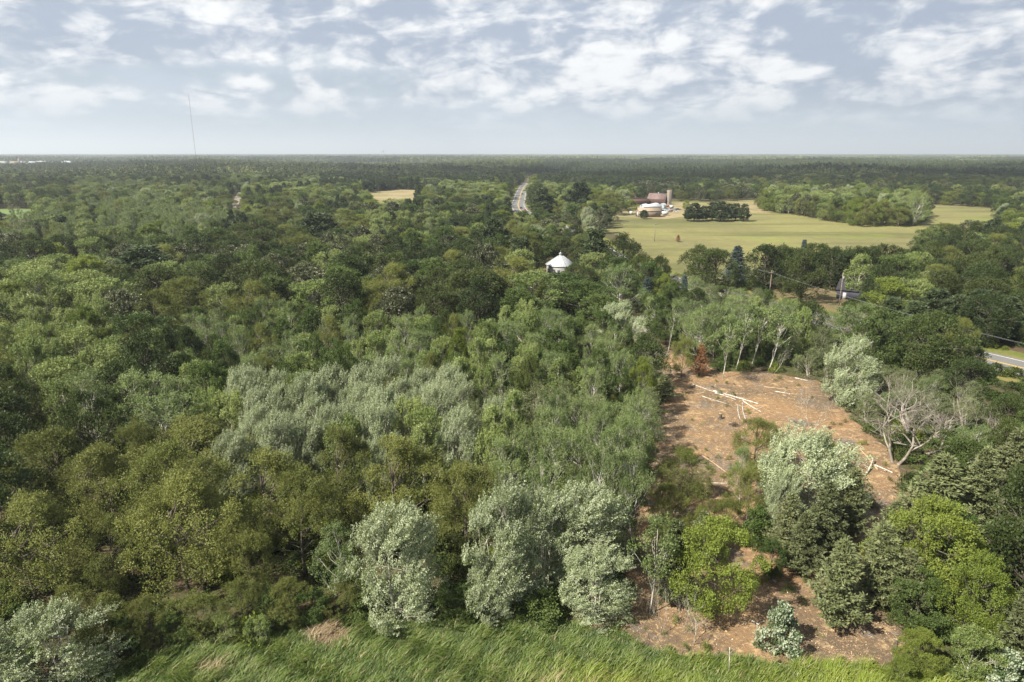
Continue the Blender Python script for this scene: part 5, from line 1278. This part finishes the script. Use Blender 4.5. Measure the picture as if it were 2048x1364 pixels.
# radio mast, towers and the far town
def mast():
    Y = 3400.0; x, _ = -631 / FPX * (Y * math.cos(PITCH) + 44 * math.sin(PITCH)), 0; h = height_at(381, 190, Y)
    r = thing('radio_mast', 'very tall thin lattice radio mast rising above the horizon', 'mast', (x, Y, 0)); m = MB(); w = 1.1; L = []
    for k in range(3): t = k * 2.094; L.append((w * math.cos(t), w * math.sin(t)))
    for a, b in L: m.tube([(a, b, 0), (a, b, h)], 0.2, 4)
    for i in range(int(h / 6)):
        z = i * 6
        for k in range(3): a, b = L[k], L[(k + 1) % 3]; m.tube([(*a, z), (*b, z + 6)], 0.14, 3, False)
    m.build('lattice', M['steel'], r)
    MB().tube([(0, 0, h), (0, 0, h + 9)], 0.3, 4).build('antenna', M['steel'], r)
    for k in range(3):
        t = k * 2.094 + 0.5; m = MB()
        for f in (0.35, 0.65, 0.95): m.tube([(math.cos(t), math.sin(t), h * f), (110 * math.cos(t), 110 * math.sin(t), 0)], 0.03, 3, False)
        m.build('guy_wire', M['wire'], r)
mast()
def water_tower(label, px, Y, h, s=1.0):
    x = (px - 1024) / FPX * (Y * math.cos(PITCH) + 44 * math.sin(PITCH)); r = thing('water_tower', label, 'water tower', (x, Y, 0)); k = 14
    m = MB(); m.tube([(0, 0, 0), (0, 0, h * 0.5), (0, 0, h - 9 * s)], [3.2 * s, 2.2 * s, 2.2 * s], 10); m.build('stem', M['white_metal'], r)
    f = [(0.05, -10), (3.5, -9), (6.5, -6.5), (7.2, -4.5), (6.5, -2), (3.5, -0.4), (0.05, 0)]; m = MB()
    m.add([(a * s * math.cos(i * 6.2832 / k), a * s * math.sin(i * 6.2832 / k), h + b * s) for a, b in f for i in range(k)], [(j * k + i, j * k + (i + 1) % k, (j + 1) * k + (i + 1) % k, (j + 1) * k + i) for j in range(len(f) - 1) for i in range(k)]); m.build('tank', M['white_metal'], r)
water_tower('tiny pale water tower on the horizon, the taller of two', 767, 6000, 66)
water_tower('tiny pale water tower on the horizon, the lower of two', 763, 6060, 58, 0.8)
def tower():
    Y = 5300; x = (1452 - 1024) / FPX * (Y * math.cos(PITCH) + 44 * math.sin(PITCH)); r = thing('lookout_tower', 'thin pale tower on the horizon above the meadow', 'tower', (x, Y, 0)); m = MB()
    m.tube([(0, 0, 0), (0, 0, 40), (0, 0, 54)], [3.4, 2.4, 1.6], 8); m.build('shaft', M['white_metal'], r); MB().tube([(0, 0, 54), (0, 0, 64)], 0.5, 5).build('antenna', M['steel'], r)
tower()
def town():
    rr = random.Random(6)
    for i, (px, py, L, H, w_, rf, l) in enumerate(((8, 330, 26, 6, 'white_wall', 'white_metal', 'white low building at the far edge of the distant town'), (30, 330, 34, 6, 'beige_wall', 'tan_roof', 'tan long building in the distant town beside the elevator'), (66, 330, 30, 6, 'white_wall', 'grey_roof', 'white grey-roofed building in the distant town'),
                                          (84, 329.5, 40, 7, 'white_wall', 'white_metal', 'brightest white building in the distant town'), (104, 330, 22, 6, 'white_wall', 'grey_roof', 'small white building in the distant town near the field'), (138, 329.5, 52, 7, 'white_metal', 'grey_roof', 'longest pale shed of the distant town beside the green field'), (50, 329, 24, 6, 'barn_roof', 'barn_roof', 'brownish building in the distant town'))):
        gable('town_building', l, 'building', px, py - 2.4, L, 14, H, H + 3.5, R_(rr.uniform(-8, 8)), w_, rf, (('f', 0, 4, 4, 0),))
    x, y = gp(40, 327.2); r = thing('grain_elevator', 'brownish grain elevator tower in the distant town', 'grain elevator', (x, y, 0))
    MB().box(-5, -5, 0, 5, 5, 19).build('tower', M['barn_roof'], r); MB().box(-2.5, -3, 19, 2.5, 3, 23).build('head_house', M['barn_roof'], r); MB().box(5, -4, 0, 13, 4, 11).build('annex', M['white_wall'], r)
town()

# felled trunks, stumps and brush on the cleared ground
def log(a, b, ra, rb, label, bark='bark_birch', z=None, zb=None, stubs=2, group='felled trunks on the clearing'):
    (x0, y0), (x1, y1) = gp(*a), gp(*b); ra, rb = ra * 0.6, rb * 0.6; z0 = ra * 0.55 if z is None else z; z1 = (rb * 0.9 if zb is None else zb)
    r = thing('felled_log', label, 'log', (x0, y0, 0), 0, group); rl = random.Random(int(a[0] * 7 + a[1])); e = np.array([x1 - x0, y1 - y0, 0]); f = np.linspace(0, 1, 6)
    sd = vnorm(np.array([-e[1], e[0], 0])); bow = rl.uniform(-0.03, 0.03)
    P = np.array([e * t + sd * bow * np.linalg.norm(e) * math.sin(math.pi * t) + np.array([0, 0, z0 + (z1 - z0) * t]) for t in f]); R = ra + (rb - ra) * f
    MB().tube(P, R, 9, False).build('trunk', M[bark], r, smooth=True)
    d = vnorm(e)
    for p, q, s in ((P[0], R[0], -1), (P[-1], R[-1], 1)): MB().tube([p - d * 0.02, p + d * s * 0.012], q * 0.985, 9).build('cut_end', M['cut'], r)
    for k in range(stubs):
        t = rl.uniform(0.4, 0.95); p = e * t + np.array([0, 0, z0 + (z1 - z0) * t]); o = sd * rl.choice((-1, 1)) * rl.uniform(0.4, 1.0) + d * 0.4 + np.array([0, 0, rl.uniform(0.1, 0.5)])
        MB().tube([p, p + o * 0.6, p + o], [rb * 0.5, rb * 0.35, rb * 0.15], 5, False).build('branch_stub', M[bark], r)
LOGS = [((1384, 768), (1447, 790), .17, .10, 'grey log at the head of the clearing, beyond the birch logs', 'bark_pale'), ((1427, 782), (1516, 808), .22, .14, 'longest white birch log lying across the clearing', 'bark_birch'), ((1430, 786), (1472, 800), .16, .12, 'white birch log lying close beside the longest one', 'bark_birch'),
        ((1486, 802), (1522, 824), .17, .10, 'white birch log crossing the end of the longest one', 'bark_birch'), ((1476, 810), (1480, 839), .15, .12, 'short upright-lying white log, nearer of the parallel two', 'bark_birch'), ((1485, 806), (1491, 839), .14, .11, 'short white log, farther of the parallel two', 'bark_birch'),
        ((1405, 793), (1463, 811), .13, .08, 'thin pale log lying before the grey log', 'bark_pale'), ((1528, 774), (1572, 779), .16, .12, 'orange-ended pale log at the back edge of the clearing', 'cut'), ((1540, 779), (1560, 781), .14, .10, 'short dark log at the back edge of the clearing', 'bark'), ((1551, 783), (1580, 788), .12, .10, 'short white log at the back edge near the round silver tree', 'bark_birch'),
        ((1405, 912), (1462, 953), .16, .09, 'brown pole lying beside the slender oak sapling', 'cut'), ((1417, 902), (1442, 925), .12, .07, 'thin brown pole lying beyond the other one', 'bark'), ((1422, 966), (1460, 967), .12, .08, 'thin log at the foot of the slender oak sapling', 'bark_pale'),
        ((1590, 756), (1615, 762), .14, .10, 'pale log at the back corner of the clearing', 'bark_birch'), ((1755, 940), (1718, 908), .2, .13, 'split orange trunk in the pile before the leafless trees', 'cut'), ((1730, 952), (1745, 926), .24, .18, 'thick brown trunk leaning on the pile before the leafless trees', 'bark_pale'), ((1748, 930), (1785, 946), .16, .12, 'pale trunk sticking out of the pile before the leafless trees', 'bark_birch'),
        ((1530, 1150), (1552, 1165), .13, .11, 'short white log in the shade behind the bright tree', 'bark_birch'), ((1503, 1242), (1518, 1250), .14, .12, 'short pale log beside the white-leaved bush', 'bark_birch'), ((1661, 1258), (1668, 1262), .14, .12, 'short pale cut log beside the cone-shaped cedar', 'cut'),
        ((1700, 882), (1664, 908), .16, .07, 'grey fallen branchy trunk on the chips before the leafless trees', 'bark_dead'), ((1590, 850), (1575, 836), .12, .08, 'grey branch lying by the twiggy bush', 'bark_dead'), ((1555, 1325), (1620, 1372), .10, .07, 'thin pale pole lying across the edge of the grass', 'bark_pale'),
        ((1458, 1322), (1464, 1364), .07, .05, 'thin dead stick standing in the marsh grass', 'bark_pale'), ((560, 1268), (640, 1232), .06, .03, 'bent white branch at the edge of the marsh grass', 'bark_birch')]
for a, b, ra, rb, l, bk in LOGS:
    if 'standing' in l:
        x, y = gp(a[0], a[1] + 30); r = thing('dead_stick', l, 'stick', (x, y, 0)); MB().tube([(0, 0, -.2), (-.05, 0.1, 1.5), (-0.15, 0.1, 2.9)], [.06, .05, .03], 5).build('stem', M[bk], r); MB().tube([(-.1, .1, 2.2), (.25, .1, 2.7)], [.025, .012], 4).build('twig', M[bk], r); continue
    log(a, b, ra, rb, l, bk, stubs=4 if 'branchy' in l else 2, zb=0.9 if 'leaning' in l or 'split' in l else None)
def stump(label, px, py, r0, h):
    x, y = gp(px, py); r = thing('tree_stump', label, 'stump', (x, y, 0), 0, 'cut stumps on the clearing'); rl = random.Random(int(px)); k = 9
    m = MB(); m.tube([(0, 0, -0.1), (0, 0, 0.12), (0.02, 0, h)], [r0 * 1.45, r0 * 1.1, r0], k, False); m.build('bark', M['bark'], r)
    MB().tube([(0.02, 0, h - 0.02), (0.02, 0, h + 0.012)], r0 * 0.97, k).build('cut_face', M['cut'], r)
for l, px, py, r0, h in (('tall dark stump standing in the middle of the clearing', 1440, 838, .3, 1.0), ('pale stump with chips round it at the foot of the grey log', 1384, 775, .4, .5), ('stump beside the leafless trunk pile, at the edge of the big cherry tree', 1657, 858, .22, .6), ('low stump behind the longest birch log', 1424, 775, .22, .5),
                         ('broken grey snag at the edge of the lower chips', 1785, 1328, .16, 2.6), ('small stump between the slender sapling and the near oak', 1398, 975, .2, .5), ('splintered stump beyond the white-leaved bush', 1690, 1262, .18, .4), ('pale stump at the grass edge of the lower chips', 1743, 1333, .16, .8), ('stump in the shade before the slender oak sapling', 1432, 1010, .18, .9)):
    stump(l, px, py, r0, h)
def brush(label, px, py, R, h, n, mat, seed):
    x, y = gp(px, py); rng = np.random.default_rng(seed); m = MB()
    for _ in range(n):
        p = rng.normal(0, R * 0.35, 3); p[2] = abs(rng.normal(0, h * 0.4)); d = rng.normal(0, 1, 3); d[2] *= 0.35; d = vnorm(d) * rng.uniform(0.5, 1.6)
        m.tube([p - d / 2, p + rng.normal(0, 0.06, 3), p + d / 2], [0.03, 0.025, 0.01], 3, False)
    tag(m.build('brush_twigs', M[mat], None, (x, y, 0)), label, 'brush')
brush('small brush heap in front of the young clearing oak', 1470, 852, 1.0, .6, 60, 'bark', 1)
brush('brown brush heap at the tip of the marsh grass', 1610, 1358, 2.2, .8, 160, 'rustbark' if 'rustbark' in M else 'bark', 2)
brush('grey brush heap where the track enters the clearing', 1305, 690, 2.5, 1.0, 140, 'bark_dead', 3)
brush('grey branch tangle before the leafless trees', 1690, 888, 2.2, 1.0, 140, 'bark_dead', 4)
brush('grey brush under the twiggy bush in the clearing', 1600, 848, 2.5, .7, 120, 'bark_dead', 5)
brush('brown brush strip at the back edge of the clearing', 1500, 757, 3.0, .8, 150, 'bark', 6)
brush('brush pile among the farmyard cars, farthest from the barn', 1358, 420, 4.0, 1.5, 90, 'bark_dead', 7)

# ------------------------------------------------------------------ clouds overhead that shade the far woods; haze
m_, nt_, out_ = newmat('cloud_vapour')
d_ = nt_.nodes.new('ShaderNodeBsdfDiffuse'); d_.inputs[0].default_value = (0.9, 0.9, 0.9, 1); t_ = nt_.nodes.new('ShaderNodeBsdfTransparent'); x_ = nt_.nodes.new('ShaderNodeMixShader'); x_.inputs[0].default_value = 0.28
nt_.links.new(t_.outputs[0], x_.inputs[1]); nt_.links.new(d_.outputs[0], x_.inputs[2]); nt_.links.new(x_.outputs[0], out_.inputs[0])
def cloud(sx, sy, rx, ry, seed):
    """a heap cloud 1100 m up whose shade falls round the ground point sx, sy"""
    z0 = 1100.0; o = z0 / math.tan(SUN_EL) / _n; x, y = sx - SUN_DX * o, sy - SUN_DY * o; rng = np.random.default_rng(seed); m = MB()
    k, l = 40, 14; ph = rng.uniform(0, 6.28, 8); V = []
    for j in range(l + 1):
        b = math.pi * (j / l - 0.5)
        for i in range(k):
            a = 2 * math.pi * i / k; w = 1 + 0.22 * math.sin(2 * a + ph[0]) + 0.16 * math.sin(3 * a + ph[1] + 2 * b) + 0.11 * math.sin(5 * a + ph[2]) + 0.08 * math.sin(8 * a + 3 * b + ph[3]) + 0.05 * math.sin(13 * a + ph[4])
            hz = math.sin(b); V.append((rx * w * math.cos(b) * math.cos(a), ry * w * math.cos(b) * math.sin(a), min(rx, ry) * (0.5 * hz * w if hz > 0 else 0.12 * hz)))
    m.add(V, [(j * k + i, j * k + (i + 1) % k, (j + 1) * k + (i + 1) % k, (j + 1) * k + i) for j in range(l) for i in range(k)])
    tag(m.build('cloud', m_, None, (x, y, z0), True), kind='structure')
for c_ in ((430, 1180, 560, 330, 1), (1200, 1350, 600, 420, 2), (1900, 1750, 650, 480, 3), (-250, 1650, 420, 330, 4), (-1250, 2000, 650, 420, 5), (900, 2900, 700, 300, 6), (-900, 3800, 900, 500, 7), (2800, 3600, 900, 600, 8), (-420, 900, 130, 90, 11)):
    cloud(*c_)
def haze():
    m, nt, out = newmat('haze'); v = nt.nodes.new('ShaderNodeVolumePrincipled')
    v.inputs['Color'].default_value = (0.78, 0.86, 0.95, 1); v.inputs['Density'].default_value = HAZE; v.inputs['Anisotropy'].default_value = 0.2
    nt.links.new(v.outputs[0], out.inputs['Volume'])
    tag(MB().box(-75000, -3500, -1, 75000, 85000, 420).build('haze', m), kind='stuff')
HAZE = 1.05e-4
haze()

# ------------------------------------------------------------------ labels for the trees of the forest
MARKS = [(825, 1110, 'the lone silver poplar at the marsh'), (1095, 1090, 'the silver poplar clump at the marsh'), (130, 1270, 'the silver poplar in the bottom corner'), (1121, 525, 'the white hipped roof'), (1471, 525, 'the blue spruce by the meadow'),
         (1690, 730, 'the round silver tree'), (1850, 830, 'the forked leafless tree'), (1388, 1230, 'the twin-trunk leafless tree'), (1045, 400, 'the far highway bend'), (1300, 415, 'the farmyard'), (1435, 420, 'the pine row in the meadow'), (1660, 430, "the meadow grove's middle"), (1540, 425, "the meadow grove's barn end"),
         (1780, 430, "the meadow grove's far end"), (1710, 580, 'the dark house'), (1905, 600, 'the pines at the house'), (2015, 728, 'the near piece of highway'), (1940, 490, 'the white-leaved tree'), (640, 460, 'the big spreading pine'), (300, 530, 'the broad pine'), (100, 525, 'the grey metal roof'), (1290, 675, 'the dirt track'),
         (1398, 720, 'the rust-brown conifer'), (1365, 950, 'the near clearing oak'), (1510, 880, 'the young clearing oak'), (1600, 950, 'the clearing cherry tree'), (1665, 1170, 'the free cone-shaped cedar'), (1840, 1090, 'the large bright tree'), (1555, 1250, 'the white-leaved bush'), (1995, 1040, 'the grey dead conifer'), (1150, 400, 'the tall pine by the highway'),
         (650, 1260, 'the straw-coloured grass patch'), (1245, 510, 'the round oak at the meadow corner'), (1540, 585, 'the bare yard'), (1240, 650, 'the tall poplar by the track'), (1490, 660, 'the leaning white birches')]
ORD = ['nearest', 'second nearest', 'third nearest', 'fourth nearest', 'fifth nearest', 'sixth nearest', 'seventh nearest', 'eighth nearest', 'ninth nearest', 'tenth nearest'] + [w + ' nearest' for w in 'eleventh twelfth thirteenth fourteenth fifteenth sixteenth seventeenth eighteenth nineteenth twentieth twenty-first twenty-second twenty-third twenty-fourth twenty-fifth twenty-sixth twenty-seventh twenty-eighth twenty-ninth thirtieth'.split()] + ['%dth nearest' % k for k in range(31, 99)]
GROUPS = {'oak': 'olive oaks of the near forest', 'oakdark': 'dark broad oaks', 'aspen': 'pale-stemmed aspens', 'poplar': 'silver-green poplars', 'poplargreen': 'light green poplars', 'cedar': 'cedars below the clearing', 'pine': 'dark pines', 'maple': 'bright yellow-green trees', 'mapledeep': 'deep green leafy trees', 'willow': 'willow bushes along the highway', 'oakpale': 'cream-fringed dark trees', 'birch': 'white-stemmed birches', 'spruce': 'blue spruces', 'bare': 'leafless trees', 'barethin': 'thin leafless trees', 'shrub': 'low green shrubs', 'whiteshrub': 'white-leaved shrubs'}
def label_trees():
    packs = {}
    for root, kind, label, px, py, h in TREES:
        if kind in GROUPS: root['group'] = GROUPS[kind]
        if label: continue
        best = min(MARKS, key=lambda m: math.hypot(m[0] - px, (m[1] - py) * 1.6)); dx, dy = px - best[0], (py - best[1]) * 1.6
        way = ('left of' if dx < 0 else 'right of') if abs(dx) > abs(dy) * 1.2 else ('beyond' if dy < 0 else 'in front of')
        packs.setdefault((kind, best, way), []).append((math.hypot(dx, dy), root))
    for (kind, mk, way), v in packs.items():
        v.sort(key=lambda p: p[0])
        for i, (_, root) in enumerate(v): 
            t = '%s %s %s, %s' % (LOOK[kind], way, mk[2], ORD[i])
            root['label'] = t if len(t.split()) <= 14 else t.replace('in front of', 'before').replace(' with cream-fringed leaves', ', cream-fringed,')
label_trees()
